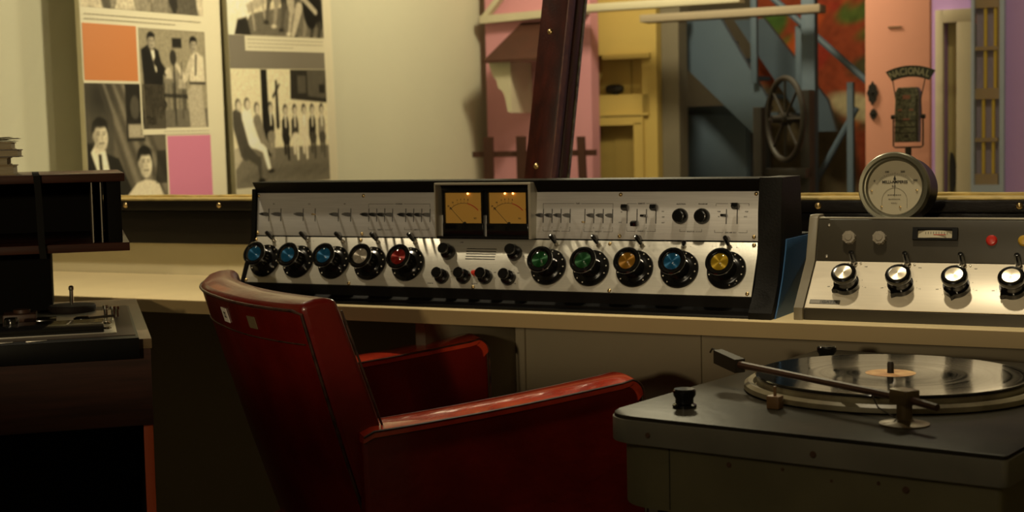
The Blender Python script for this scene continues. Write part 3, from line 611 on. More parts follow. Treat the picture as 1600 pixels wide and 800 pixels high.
# ================================================================== red armchair
ch = thing('red_armchair', Vector((-0.1586, 2.3367, 0)), math.radians(24), 'worn red leather armchair with dark piping, pulled up to the desk', 'chair')
ZT = 0.834
def back_pt(u, v, w_):   # u across, v up, w thickness (0 rear, 1 front)
    yy = (2 * u - 1); z = 0.30 + (ZT - 0.30) * v
    hw = 0.236 + 0.042 * v + (0.026 * (1 - v) if yy > 0 else 0)
    cv = abs(yy) ** 2.4 * 0.050
    x = -0.307 + cv + 0.32 * (0.83 - z) + w_ * 0.057
    x += 0.008 * math.sin(PI * min(1, v)) * (w_ * 1.6 - 0.6)
    zz = z + (0.010 * w_ * v)
    if v > 0.999: zz += 0.006 * math.sin(PI * w_)
    if w_ > 0.01: x += -0.006 * abs(yy) ** 8
    return (x, yy * hw, zz)
b = MB(); b.slab(back_pt, 24, 16, 4); b.build('backrest', leather, ch, bevel=0.010)
pp = [back_pt(0.0, v, 0) for v in np.linspace(0.05, 0.985, 16)] + [back_pt(u, 0.992, 0) for u in np.linspace(0.03, 0.97, 24)] + [back_pt(1.0, v, 0) for v in np.linspace(0.985, 0.05, 16)]
b = MB(); b.tube([(q[0] - 0.001, q[1] * 0.995, q[2]) for q in pp], 0.0022, 6)
pf = [back_pt(0.0, v, 1) for v in np.linspace(0.05, 0.97, 16)]; b.tube([(q[0], q[1] * 0.997, q[2]) for q in pf], 0.0016, 6)
b.build('piping', piping_m, ch)
# low band stitched across the rear of the back
b = MB(); b.tube([(lambda q: (q[0] - 0.0006, q[1], q[2]))(back_pt(u, 0.905, 0)) for u in np.linspace(0.02, 0.98, 20)], 0.0012, 5); b.build('seam', piping_m, ch)
def on_back(u, v, w0, h0, name, m_, rough_text=None):
    c = Vector(back_pt(u, v, 0)); tu = (Vector(back_pt(u + 0.01, v, 0)) - c).normalized(); tv = (Vector(back_pt(u, v + 0.01, 0)) - c).normalized(); n = tv.cross(tu).normalized()
    if n.x > 0: n = -n
    Mx = Matrix((-tu, tv, n)).transposed().to_4x4(); Mx.translation = c + n * 0.0008
    q = MB(Mx); q.box(-w0 / 2, w0 / 2, -h0 / 2, h0 / 2, -0.0004, 0.0004)
    if rough_text: q.mi = 1; q.text(rough_text, h0 * 0.55, 0, 0, 0.0005)
    return q.build(name, m_, ch, smooth=False)
on_back(0.45, 0.945, 0.030, 0.022, 'sticker', [sticker, ink], '22')['label'] = 'white paper sticker'
on_back(0.24, 0.945, 0.026, 0.018, 'sticker', [sticker2, ink])['label'] = 'faded olive sticker'
REAR = [-0.175]
def arm_prof(o=0.0):
    P_ = [(REAR[0], 0.26), (-0.185, 0.655 - o)]
    for k in range(6): x = -0.170 + 0.382 * k / 5; P_.append((x, 0.6585 - o + 0.0400 * ((x + 0.205) / 0.455) - 0.003 * math.sin(PI * k / 5)))
    for k in range(1, 8): a = PI / 2 * k / 7; P_.append((0.224 + 0.024 * math.sin(a), 0.6755 - o + 0.024 * math.cos(a)))
    P_ += [(0.252, 0.45), (0.247, 0.26)]
    return P_
def arm(y0, y1, dx, dz):
    A_ = Matrix.Translation((dx, 0, dz))
    q = MB(A_); q.prism(arm_prof(0.004), 'y', y0 + 0.002, y1 - 0.002); o_ = q.build('armrest', leather, ch, bevel=0.006)
    q = MB(A_); Pt = arm_prof()[1:-2]; lower = [(x, z - 0.012) for x, z in Pt][::-1]; n_ = len(Pt)
    v = []; f = []
    ys = [y0 - 0.001 + (y1 - y0 + 0.002) * k / 6 for k in range(7)]
    for (x, z) in Pt:
        for k, yy in enumerate(ys): v.append((x, yy, z + 0.004 * math.sin(PI * k / 6)))
    for (x, z) in Pt:
        for k, yy in enumerate(ys):
            v.append((x - (0.010 if x > 0.23 else 0), yy, z - 0.010))
    for i in range(n_ - 1):
        for k in range(6):
            a = i * 7 + k; f.append((a, a + 7, a + 8, a + 1)); a += n_ * 7; f.append((a, a + 1, a + 8, a + 7))
        f.append((i * 7, n_ * 7 + i * 7, n_ * 7 + i * 7 + 7, i * 7 + 7)); f.append((i * 7 + 6, i * 7 + 13, n_ * 7 + i * 7 + 13, n_ * 7 + i * 7 + 6))
    for k in range(6):
        f.append((k, k + 1, n_ * 7 + k + 1, n_ * 7 + k)); a = (n_ - 1) * 7 + k; f.append((a, n_ * 7 + a, n_ * 7 + a + 1, a + 1))
    q._add(v, f); q.build('arm_pad', leather_lit, o_)
    for yy in (y0 - 0.0015, y1 + 0.0015):
        q = MB(A_); q.tube([(x, yy, z - 0.0015) for x, z in Pt] + [(0.252, yy, 0.45), (0.248, yy, 0.27)], 0.0018, 6); q.build('piping', piping_m, o_)
    return o_
arm(-0.28, -0.208, 0.008, 0.0); REAR[0] = -0.06; arm(0.208, 0.28, -0.030, 0.008)
b = MB(); b.box(-0.20, 0.24, -0.205, 0.205, 0.33, 0.455, 0.03, 4); b.build('seat_cushion', leather, ch)
b = MB(); b.box(-0.19, 0.235, -0.205, 0.205, 0.25, 0.33, 0.006); b.build('seat_frame', leather, ch)
for x in (-0.17, 0.20):
    for y in (-0.235, 0.235):
        q = MB(); q.cyl((x, y, 0.262), (x * 1.08, y, 0.0), 0.020, 0.013, 14); q.build('leg', dark_wood, ch)

# ================================================================== transcription turntable, right foreground
TA = math.radians(-36.4); TS = 1.125; KC = Vector((0.0988, 1.7106, 0.735 - 0.77 * TS))
tt = thing('turntable', KC, TA, 'old steel-topped broadcast turntable in an olive cabinet, right foreground', 'record player'); tt.scale = (TS, TS, TS)
def rrect(x0, x1, y0, y1, rs, n=8):   # rs: radii at (x0,y0),(x1,y0),(x1,y1),(x0,y1)
    P_ = []
    for (cx, cy, a0, rr) in ((x0, y0, PI, rs[0]), (x1, y0, 1.5 * PI, rs[1]), (x1, y1, 0, rs[2]), (x0, y1, PI / 2, rs[3])):
        ox = cx + (rr if cx == x0 else -rr); oy_ = cy + (rr if cy == y0 else -rr)
        for k in range(n + 1): a = a0 + PI / 2 * k / n; P_.append((ox + rr * math.cos(a), oy_ + rr * math.sin(a)))
    return P_
b = MB(); b.prism(rrect(0, 0.414, 0, 0.53, (0.035, 0.006, 0.02, 0.02)), 'z', 0.7485, 0.77, 0.0012); b.build('deck_plate', sheet, tt)
b = MB(); b.prism(rrect(-0.0015, 0.4155, -0.0015, 0.5315, (0.036, 0.006, 0.02, 0.02)), 'z', 0.742, 0.7662, 0.0008); b.build('skirt', skirt_m, tt)
b = MB(); b.prism(rrect(0.006, 0.408, 0.006, 0.524, (0.045, 0.006, 0.02, 0.02)), 'z', 0.676, 0.743, 0.0008); bd = b.build('cabinet_body', olive, tt)
b = MB(); b.box(0.076, 0.0768, 0.0053, 0.0068, 0.678, 0.742); b.build('seam', ink, bd)
b = MB(); b.prism(rrect(0.03, 0.395, 0.03, 0.51, (0.04, 0.01, 0.02, 0.02)), 'z', 0.1168, 0.6765, 0.001); b.build('pedestal', mat('dark_pedestal_paint', (0.012, 0.011, 0.009), 0.6), tt)
for x, z, r_ in ((0.235, 0.7525, 0.0035), (0.056, 0.7525, 0.003), (0.143, 0.731, 0.0028), (0.322, 0.728, 0.0035), (0.296, 0.731, 0.002), (0.20, 0.733, 0.0018), (0.25, 0.728, 0.0016), (0.185, 0.688, 0.002), (0.165, 0.683, 0.002)):
    q = MB(); yf = -0.0015 if z > 0.742 else 0.006
    q.lathe([(0, yf - 0.0012), (r_ * 0.7, yf - 0.0010), (r_, yf)], (x, 0, z), axis='y', seg=12); q.build('screw', rust, tt)
PC = (0.197, 0.277)
b = MB(); b.lathe([(0, 0.7701), (0.154, 0.7701), (0.1585, 0.772), (0.158, 0.777), (0.154, 0.780), (0.1485, 0.779), (0.1475, 0.7725), (0, 0.7725)], seg=96); b.build('platter_ring', ring_m, tt, loc=(PC[0], PC[1], 0))
b = MB(); b.lathe([(0, 0.7728), (0.1425, 0.7728), (0.1445, 0.776), (0.1445, 0.7830), (0.143, 0.7842), (0, 0.7842)], seg=96); b.mi = 1; b.lathe([(0.143, 0.7843), (0.143, 0.7857), (0, 0.7857)], seg=96)
b.build('platter', [ring_m, rubber], tt, loc=(PC[0], PC[1], 0))
b = MB(); b.lathe([(0.0036, 0.7857), (0.0036, 0.7985), (0.0025, 0.8005), (0, 0.801)], seg=14); b.build('spindle', mic_dark, tt, loc=(PC[0], PC[1], 0))
rc = thing('vinyl_record', KC + Matrix.Rotation(TA, 3, 'Z') @ Vector((PC[0] * TS, PC[1] * TS, 0.78585 * TS)), 0.4, 'black vinyl record with an orange label, lying on the turntable platter', 'record'); rc.scale = (TS, TS, TS)
b = MB(); b.lathe([(0.0040, 0.0), (0.1448, 0.0), (0.1460, 0.0012), (0.1448, 0.0021), (0.1425, 0.0019), (0.060, 0.0019), (0.052, 0.0021), (0.0040, 0.0021)], seg=128); b.build('disc', vinyl, rc)
b = MB(); b.lathe([(0.0040, 0.00212), (0.0270, 0.00212), (0.0270, 0.0023), (0.0040, 0.0023)], seg=48); b.build('record_label', label_m, rc)
# tonearm, its pivot and rest
ta = MB(); px_, py_ = 0.286, 0.093
ta.lathe([(0, 0.7701), (0.024, 0.7701), (0.024, 0.7715), (0.010, 0.7735), (0.0075, 0.776), (0.0075, 0.792), (0, 0.792)], (px_, py_, 0), seg=24)
ta.build('pivot_post', tan_metal, tt)
q = MB(T((px_, py_, 0.797)) @ Matrix.Rotation(-0.5, 4, 'Z')); q.box(-0.012, 0.012, -0.009, 0.009, -0.007, 0.0075, 0.0012); q.build('pivot_head', tan_metal, tt)
A0 = Vector((px_ + 0.040, py_ - 0.020, 0.793)); A1 = Vector((0.030, 0.208, 0.798)); A2 = Vector((px_, py_, 0.7955))
q = MB(); q.tube([A0, A2, A2.lerp(A1, 0.5), A2.lerp(A1, 0.97)], [0.0035, 0.0040, 0.0036, 0.0042], 8)
q.build('tonearm', brown_plastic, tt)
dr = (A1 - A2).normalized(); hd = MB(); sd = Vector((-dr.y, dr.x, 0))
P0 = A2.lerp(A1, 0.90)
v = [P0 + sd * a + Vector((0, 0, c)) for a in (-0.007, 0.007) for c in (-0.009, 0.006)] + [A1 + dr * 0.012 + sd * a + Vector((0, 0, c)) for a in (-0.006, 0.006) for c in (-0.003, 0.012)]
hd._add(v, [(0, 1, 3, 2), (4, 6, 7, 5), (0, 4, 5, 1), (2, 3, 7, 6), (0, 2, 6, 4), (1, 5, 7, 3)])
hd.tube([A1 + dr * 0.010 + Vector((0, 0, 0.010)), A1 + dr * 0.022 + Vector((0, 0, 0.012)), A1 + dr * 0.026 + Vector((0, 0, 0.007))], 0.0011, 6)
hd.build('pickup_head', mic_dark, tt)
q = MB(); rx, ry = 0.141, 0.110; q.box(rx - 0.007, rx + 0.007, ry - 0.006, ry + 0.006, 0.7701, 0.7835, 0.001); q.cyl((rx, ry, 0.783), (rx, ry, 0.793), 0.0016); q.build('arm_rest', mat('tan_block', (0.20, 0.11, 0.045), 0.5), tt)
q = MB(); q.tube([(px_ - 0.045, py_ + 0.026, 0.793), (px_ - 0.030, py_ + 0.008, 0.783), (px_ - 0.008, py_ - 0.002, 0.776)], 0.0008, 5); q.build('lift_wire', mic_dark, tt)
for (x, y) in ((0.057, 0.071), (0.052, 0.430)):
    q = MB(); q.lathe([(0, 0.7701), (0.0125, 0.7701), (0.0125, 0.7728), (0.0095, 0.7745), (0.0095, 0.7795), (0.0118, 0.783), (0.0118, 0.788), (0.0105, 0.7895), (0, 0.7895)], (x, y, 0), seg=28); q.build('speed_knob', bake, tt)

# ================================================================== left equipment cabinet
CA = math.radians(16); FR = Vector((-0.5169, 2.1314, 0))
cb = thing('equipment_cabinet', FR, CA, 'dark rosewood equipment cabinet with oak-edged top, left foreground', 'cabinet')
b = MB(); b.box(-0.62, 0.0, 0.0, 0.60, 0.765, 0.7795, 0.001); b.build('top_board', cab_top, cb)
b = MB(); b.box(-0.62, -0.002, 0.0005, 0.598, 0.655, 0.765); b.build('body', cab_wood, cb)
for xx in (-0.014, -0.62): b = MB(); b.box(xx, xx + 0.012, 0.02, 0.598, 0.0, 0.655, 0.001); b.build('side_panel', mat('black_side_laminate', (0.010, 0.008, 0.007), 0.6), cb)
b = MB(); b.box(-0.016, -0.0025, 0.004, 0.0195, 0.0, 0.6545, 0.001); b.build('edge_strip', orange_strip, cb)['label'] = 'orange-red front edge strip'
b = MB(); b.box(-0.607, -0.0145, 0.50, 0.515, 0.03, 0.654); b.box(-0.607, -0.0145, 0.03, 0.50, 0.03, 0.045); b.build('back_board', mat('black_board', (0.006, 0.005, 0.004), 0.8), cb)
# deck on the cabinet
dk = thing('tape_deck', FR + Matrix.Rotation(CA, 3, 'Z') @ Vector((-0.012, 0.006, 0.7798)), CA, 'black tape deck with silver plate, round flywheel and chrome spindle, on the rosewood cabinet', 'tape deck')
b = MB(); b.box(-0.58, -0.006, -0.016, 0.43, 0.0, 0.004, 0.0008); b.box(-0.58, -0.006, -0.024, -0.016, -0.026, 0.004, 0.0012); b.build('base_frame', black, dk)
b = MB(); b.box(-0.575, -0.010, 0.004, 0.425, 0.004, 0.0052); b.build('deck_surface', mat('dark_brown_deck', (0.035, 0.024, 0.015), 0.45, spec=0.2), dk)
b = MB(); b.box(-0.40, -0.035, 0.030, 0.345, 0.0052, 0.0070, 0.0004); b.build('silver_plate', silver_plate, dk)
b = MB(); b.box(-0.45, -0.052, 0.040, 0.150, 0.0071, 0.0150, 0.001); b.build('cover_bar', bake, dk)
b = MB(); b.lathe([(0, 0.0071), (0.037, 0.0071), (0.038, 0.009), (0.038, 0.016), (0.0365, 0.018), (0.012, 0.0185), (0, 0.0185)], seg=48); b.build('flywheel', rubber, dk, loc=(-0.098, 0.350, 0))
b = MB(); b.lathe([(0.0032, 0.018), (0.0032, 0.042), (0.0042, 0.043), (0.0042, 0.0475), (0.002, 0.0495), (0, 0.0495)], seg=16); b.build('spindle', chrome, dk, loc=(-0.098, 0.350, 0))
b = MB(); b.box(-0.20, -0.150, 0.220, 0.275, 0.0071, 0.020, 0.003); b.lathe([(0.013, 0.02), (0.013, 0.025), (0, 0.026)], (-0.172, 0.245, 0), seg=20); b.build('head_block', brown_plastic, dk)
b = MB(); b.lathe([(0.0105, 0.0152), (0.0105, 0.022), (0.009, 0.0245), (0, 0.025)], (-0.183, 0.132, 0), seg=24); b.build('mode_knob', bake, dk)
b = MB(); b.box(-0.150, -0.120, 0.175, 0.215, 0.0071, 0.015, 0.001); b.build('head_cover', bake, dk)
b = MB(); b.lathe([(0.014, 0.0071), (0.0135, 0.012), (0.009, 0.015), (0, 0.0155)], (-0.082, 0.195, 0), seg=24); b.build('pinch_roller', bake, dk)
b = MB(); b.tube([(-0.075, 0.19, 0.012), (-0.035, 0.208, 0.012)], 0.002, 8); b.build('roller_arm', mic_dark, dk)
for x, y, h in ((-0.047, 0.215, 0.028), (-0.036, 0.215, 0.026), (-0.030, 0.235, 0.024)):
    b = MB(); b.lathe([(0.003, 0.0071), (0.003, h - 0.006), (0.0042, h - 0.005), (0.0042, h), (0, h + 0.0005)], (x, y, 0), seg=12); b.build('guide_post', chrome, dk)
for x, y in ((-0.046, 0.150), (-0.048, 0.080)):
    b = MB(); b.lathe([(0.007, 0.0071), (0.006, 0.0095), (0, 0.010)], (x, y, 0), seg=16); b.build('plate_screw', chrome, dk)
for x in (-0.19, -0.145):
    b = MB(); b.box(x - 0.014, x + 0.014, -0.010, 0.0, 0.0041, 0.0052, 0.0004); b.build('lever_slot', steel, dk)
# shelf unit over the deck
sh = thing('shelf_unit', FR + Matrix.Rotation(CA, 3, 'Z') @ Vector((0, 0.2, 0.7797)), CA, 'dark wooden shelf box raised over the tape deck, books on its top', 'shelf')
b = MB(); b.box(-0.62, -0.0225, 0.0, 0.40, 0.2205, 0.2335, 0.001); b.build('top_board', cab_wood, sh)
b = MB(); b.box(-0.62, -0.0190, 0.0, 0.40, 0.1135, 0.1265, 0.001); b.build('bottom_board', cab_wood, sh)
b = MB(); b.box(-0.050, -0.0290, 0.006, 0.396, 0.1265, 0.2205, 0.0006); b.build('side_board', flat_black, sh)
b = MB(); b.box(-0.62, -0.5990, 0.006, 0.396, 0.1265, 0.2205, 0.0006); b.build('side_board', flat_black, sh)
b = MB(); b.box(-0.599, -0.0505, 0.385, 0.396, 0.1265, 0.2205); b.build('back_board', flat_black, sh)
for x in (-0.0725, -0.0590):
    b = MB(); b.box(x - 0.0009, x + 0.0009, 0.015, 0.36, 0.1266, 0.2203); b.build('divider', mat('grey_metal_divider', (0.20, 0.18, 0.14), 0.4, 0.5), sh)
b = MB(); b.box(-0.60, -0.141, 0.18, 0.38, 0.0056, 0.1135, 0.001); b.build('rear_box', flat_black, sh)
# books on the shelf top
def book(name, x0, x1, y0, y1, z0, z1, cover, label, rot=0.0):
    o = thing(name, FR + Matrix.Rotation(CA, 3, 'Z') @ Vector((x1, 0.2 + y0, z0)), CA + rot, label, 'book', 'books stacked on the shelf unit')
    w_, d_, h_ = x1 - x0, y1 - y0, z1 - z0
    q = MB(); q.box(-w_, 0, 0, d_, 0, 0.0015); q.box(-w_, 0, 0, d_, h_ - 0.0015, h_); q.box(-w_, -w_ + 0.002, 0, d_, 0.0015, h_ - 0.0015); q.build('cover', cover, o)
    q = MB(); q.box(-w_ + 0.0021, -0.002, 0.002, d_ - 0.002, 0.00155, h_ - 0.00155); q.build('pages', paper, o)
TZ = 0.7797 + 0.2337
book('book', -0.42, -0.184, 0.03, 0.19, TZ, TZ + 0.0150, book_tan, 'tan mottled book, lowest of the stack on the shelf unit')
book('book', -0.42, -0.193, 0.035, 0.185, TZ + 0.0152, TZ + 0.0272, book_tan, 'shorter pale book, second from the bottom of the stack')
book('book', -0.42, -0.1765, 0.03, 0.20, TZ + 0.0274, TZ + 0.0395, book_dark, 'dark-covered book jutting out furthest right in the stack')
book('book', -0.42, -0.186, 0.03, 0.19, TZ + 0.0397, TZ + 0.0510, book_tan, 'worn light-brown book, topmost bound book of the stack')
q = MB(); n_ = 10
def sheet_fn(z0, x1, lift):
    def fn(u, v, w_): return (-0.24 + (x1 + 0.24) * u, 0.04 + 0.15 * v, z0 + lift * (u ** 3) + 0.0003 * w_)
    return fn
for z0, x1, lf_, lb in ((TZ + 0.0513, 0.008, 0.0012, 'thin loose paper booklet curling just above the topmost book'), (TZ + 0.0535, 0.012, 0.0030, 'loose paper sheets fanned on the very top of the stack')):
    o = thing('paper_sheet', FR + Matrix.Rotation(CA, 3, 'Z') @ Vector((-0.19, 0.2, z0)), CA, lb, 'paper')
    q = MB(); q.slab(sheet_fn(0, x1, lf_), 12, 2); q.build('sheet', paper, o)
    q = MB(); q.slab(sheet_fn(0.0007, x1 - 0.012, lf_ + 0.0012), 12, 2); q.build('sheet', paper, o)
o = thing('strap', FR + Matrix.Rotation(CA, 3, 'Z') @ Vector((-0.155, 0.198, TZ)), CA, 'dark narrow strap hanging over the front of the shelf unit', 'strap')
q = MB(); Ps = [(0.06, 0.003), (0.0, 0.0015), (-0.004, -0.002), (-0.0045, -0.03), (-0.006, -0.11), (-0.0045, -0.128)]
v = [(x + 0.008 * (i / 5), y, z) for i, (y, z) in enumerate(Ps) for x in (-0.005, 0.005)] ; v += [(a, b_ - 0.0012, c + 0.0010) for a, b_, c in v]
f = []
for i in range(5): f += [(2 * i, 2 * i + 1, 2 * i + 3, 2 * i + 2), (12 + 2 * i, 12 + 2 * i + 2, 12 + 2 * i + 3, 12 + 2 * i + 1), (2 * i, 2 * i + 2, 12 + 2 * i + 2, 12 + 2 * i), (2 * i + 1, 12 + 2 * i + 1, 12 + 2 * i + 3, 2 * i + 3)]
f += [(0, 12, 13, 1), (10, 11, 23, 22)]; q._add(v, f); q.build('webbing', strap_m, o)

# ================================================================== STUDIO beyond the glass
# small painter: prints and mural are drawn as coloured grids
class Canvas:
    def __init__(s, w_, h_, step, base):
        s.w, s.h = w_, h_; s.nx = int(w_ / step) + 1; s.ny = int(h_ / step) + 1
        s.X, s.Y = np.meshgrid(np.linspace(0, w_, s.nx), np.linspace(0, h_, s.ny)); s.C = np.zeros((s.ny, s.nx, 3)); s.C[:] = base
        s.soft = step * 0.9
    def put(s, sd, col, al=1.0, soft=None):
        k = soft or s.soft; a = np.clip(0.5 - sd / (2 * k), 0, 1)[..., None] * al; s.C = s.C * (1 - a) + np.array(col if hasattr(col, '__len__') else (col, col * 0.92, col * 0.76)) * a
    def ell(s, x, y, rx, ry, col, rot=0, al=1.0, soft=None):
        c, n = math.cos(rot), math.sin(rot); dx, dy = s.X - x, s.Y - y; a, b_ = dx * c + dy * n, -dx * n + dy * c
        q = np.sqrt((a / rx) ** 2 + (b_ / ry) ** 2); s.put((q - 1) * min(rx, ry), col, al, soft)
    def cap(s, x0, y0, x1, y1, r0, r1, col, al=1.0, soft=None):
        vx, vy = x1 - x0, y1 - y0; L_ = vx * vx + vy * vy + 1e-12; t = np.clip(((s.X - x0) * vx + (s.Y - y0) * vy) / L_, 0, 1)
        d_ = np.sqrt((s.X - x0 - vx * t) ** 2 + (s.Y - y0 - vy * t) ** 2) - (r0 + (r1 - r0) * t); s.put(d_, col, al, soft)
    def poly(s, pts_, col, al=1.0, soft=None):
        n = len(pts_); ins = np.zeros(s.X.shape, bool); dm = np.full(s.X.shape, 1e9)
        for i in range(n):
            x0, y0 = pts_[i]; x1, y1 = pts_[(i + 1) % n]; vx, vy = x1 - x0, y1 - y0; L_ = vx * vx + vy * vy + 1e-12
            t = np.clip(((s.X - x0) * vx + (s.Y - y0) * vy) / L_, 0, 1); dm = np.minimum(dm, np.hypot(s.X - x0 - vx * t, s.Y - y0 - vy * t))
            if abs(vy) > 1e-12: ins ^= ((y0 > s.Y) != (y1 > s.Y)) & (s.X < vx * (s.Y - y0) / vy + x0)
        s.put(np.where(ins, -dm, dm), col, al, soft)
    def grain(s, amt, seed=1, blobs=0):
        g = np.random.RandomState(seed); n = g.randn(s.ny, s.nx); n = (n + np.roll(n, 1, 0) + np.roll(n, 1, 1) + np.roll(np.roll(n, 1, 0), 1, 1)) / 2
        s.C = np.clip(s.C * (1 + amt * n[..., None]), 0, 1)
    def build(s, name, m_, parent, M_):
        if m_ is photo_m: s.C = np.clip((s.C ** 1.6) * 1.75, 0.004, 0.80)
        n = s.nx * s.ny; co = np.stack([s.X.ravel(), s.Y.ravel(), np.zeros(n), np.ones(n)], 1) @ np.array(M_).T
        idx = np.arange(n).reshape(s.ny, s.nx); q = np.stack([idx[:-1, :-1], idx[:-1, 1:], idx[1:, 1:], idx[1:, :-1]], -1).reshape(-1, 4)
        me = bpy.data.meshes.new(name); me.from_pydata(co[:, :3].tolist(), [], q.tolist())
        at = me.color_attributes.new('Col', 'FLOAT_COLOR', 'POINT'); at.data.foreach_set('color', np.concatenate([s.C.reshape(-1, 3), np.ones((n, 1))], 1).ravel().astype(np.float32))
        me.materials.append(m_); o = bpy.data.objects.new(name, me); COL.objects.link(o); o.parent = parent; return o
# panels hang on the studio's left wall: local x along the wall (away from the camera), local z up, local -y... facing the room
def wall_panel(d0, label, tilt):
    o = thing('photo_panel', W(-3.055, d0, 0.55), PI / 2 - TH, label, 'exhibition panel', 'photo panels on the studio wall')
    o.rotation_euler = (0, tilt, PI / 2 - TH); return o
def PM(x, z, off=0.0006): return Matrix(((1, 0, 0, x), (0, 0, -1, -off), (0, 1, 0, z), (0, 0, 0, 1)))
def head(c, x, y, r_, skin=0.46, hair=0.03):
    c.ell(x - r_ * 0.05, y + r_ * 0.30, r_ * 0.80, r_ * 0.92, hair); c.ell(x - r_ * 0.62, y - r_ * 0.05, r_ * 0.16, r_ * 0.26, skin * 0.7)
    c.ell(x + r_ * 0.04, y - r_ * 0.16, r_ * 0.66, r_ * 0.92, skin); c.ell(x - r_ * 0.42, y - r_ * 0.25, r_ * 0.24, r_ * 0.62, skin * 0.45, al=0.7, soft=r_ * 0.25)
    c.ell(x + r_ * 0.02, y + r_ * 0.80, r_ * 0.66, r_ * 0.30, hair, soft=r_ * 0.12)
    c.ell(x + r_ * 0.10, y - r_ * 0.75, r_ * 0.34, r_ * 0.22, skin * 0.7, al=0.6, soft=r_ * 0.2)
    for dx in (-0.20, 0.34):
        c.cap(x + r_ * (dx - 0.13), y + r_ * 0.20, x + r_ * (dx + 0.13), y + r_ * 0.21, r_ * 0.05, r_ * 0.05, 0.10, al=0.5, soft=r_ * 0.08); c.ell(x + r_ * dx, y + r_ * 0.05, r_ * 0.10, r_ * 0.05, 0.08, al=0.7, soft=r_ * 0.06)
    c.cap(x + r_ * 0.12, y + r_ * 0.05, x + r_ * 0.16, y - r_ * 0.28, r_ * 0.04, r_ * 0.09, skin * 0.62, al=0.7, soft=r_ * 0.1); c.cap(x - r_ * 0.10, y - r_ * 0.55, x + r_ * 0.30, y - r_ * 0.53, r_ * 0.05, r_ * 0.05, 0.12, al=0.8, soft=r_ * 0.06)
# ---- panel one
d0 = 3.285; p1 = wall_panel(d0, 'left photo panel with an orange block above and a pink block below right', math.radians(-0.6))
PW, PH = 0.635, 1.45; bz = -0.55
q = MB(); q.box(0, PW, 0, 0.018, 0, PH, 0.001); q.build('board', board_white, p1)
def Lx(d): return d - d0
def Lz(z): return z - 0.55
def flat(parent, name, m_, x0, x1, z0, z1, off=0.0004):
    q = MB(); q.box(x0, x1, -off - 0.0004, -off + 0.0006, z0, z1); return q.build(name, m_, parent, smooth=False)
flat(p1, 'orange_block', orange_p, 0.006, 0.232, Lz(1.248), Lz(1.411)); flat(p1, 'pink_block', pinkprint, 0.350, 0.560, Lz(0.80), Lz(1.083))
S = 0.0031
# two men at a microphone
c = Canvas(0.310, 0.300, S, (0.36, 0.33, 0.26)); w_, h_ = 0.310, 0.300
c.poly([(0, 0), (w_, 0), (w_, 0.06), (0, 0.055)], 0.22); c.poly([(0.15, 0.245), (0.195, 0.245), (0.195, 0.275), (0.15, 0.275)], 0.05)
for x in (0.10, 0.125, 0.15, 0.175, 0.20): c.cap(x, 0.06, x, 0.14, 0.008, 0.012, 0.12 + 0.1 * (x * 40 % 2), al=0.8); c.ell(x, 0.155, 0.014, 0.018, 0.30, al=0.8)
c.cap(0.075, 0.10, 0.235, 0.095, 0.006, 0.006, 0.04, al=0.8)
c.poly([(0.020, 0.01), (0.012, 0.15), (0.006, 0.235), (0.040, 0.252), (0.085, 0.235), (0.105, 0.17), (0.095, 0.09), (0.060, 0.01)], 0.03)
c.cap(0.035, 0.12, 0.10, 0.07, 0.022, 0.015, 0.04); c.cap(0.10, 0.07, 0.085, 0.035, 0.012, 0.008, 0.06)
c.poly([(0.050, 0.235), (0.066, 0.235), (0.075, 0.17), (0.070, 0.17)], 0.7); head(c, 0.054, 0.262, 0.023); c.cap(0.075, 0.20, 0.115, 0.168, 0.014, 0.010, 0.04); c.ell(0.122, 0.170, 0.010, 0.008, 0.6)
c.poly([(0.222, 0.0), (0.214, 0.11), (0.240, 0.135), (0.285, 0.13), (0.300, 0.0)], 0.45); c.poly([(0.228, 0.135), (0.235, 0.22), (0.262, 0.238), (0.297, 0.220), (0.302, 0.135)], 0.60); c.cap(0.228, 0.138, 0.30, 0.138, 0.004, 0.004, 0.05)
c.cap(0.240, 0.205, 0.205, 0.150, 0.013, 0.010, 0.52); c.cap(0.205, 0.15, 0.165, 0.195, 0.009, 0.007, 0.55); head(c, 0.252, 0.256, 0.023); c.cap(0.262, 0.225, 0.257, 0.165, 0.004, 0.004, 0.15)
c.cap(0.155, 0.01, 0.155, 0.23, 0.003, 0.003, 0.06); c.ell(0.152, 0.215, 0.016, 0.024, 0.08); c.cap(0.19, 0.03, 0.19, 0.20, 0.002, 0.002, 0.1)
c.poly([(0.115, 0.15), (0.145, 0.15), (0.14, 0.185), (0.12, 0.185)], 0.55, al=0.8); c.poly([(0.17, 0.12), (0.21, 0.12), (0.205, 0.15), (0.175, 0.15)], 0.5, al=0.7); c.grain(0.05, 2)
PMx = PM(0.243, Lz(1.108)); c.build('photo', photo_m, p1, PMx)['label'] = 'photo of two men at a microphone'
# two men, one in dark suit
c = Canvas(0.348, 0.44, S, (0.20, 0.18, 0.145)); zb = 0.80; Y = lambda z: z - zb
c.poly([(0, 0), (0.10, 0), (0.12, 0.44), (0, 0.44)], 0.14); c.ell(0.07, 0.40, 0.06, 0.05, 0.07, soft=0.03)
for k in range(7): c.cap(0.06 + 0.02 * k, 0.44, 0.19 + 0.03 * k, 0.12, 0.006, 0.010, 0.30 if k % 2 else 0.12, al=0.7, soft=0.006)
c.poly([(0.17, 0.27), (0.25, 0.27), (0.25, 0.44), (0.17, 0.44)], 0.045); c.poly([(0.178, 0.28), (0.246, 0.28), (0.246, 0.32), (0.178, 0.32)], 0.42); c.ell(0.21, 0.37, 0.020, 0.035, 0.14)
c.poly([(0, 0.10), (0.0, 0.265), (0.03, 0.27), (0.065, 0.24), (0.13, 0.22), (0.195, 0.10), (0.16, 0.0), (0.0, 0.0)], 0.028)
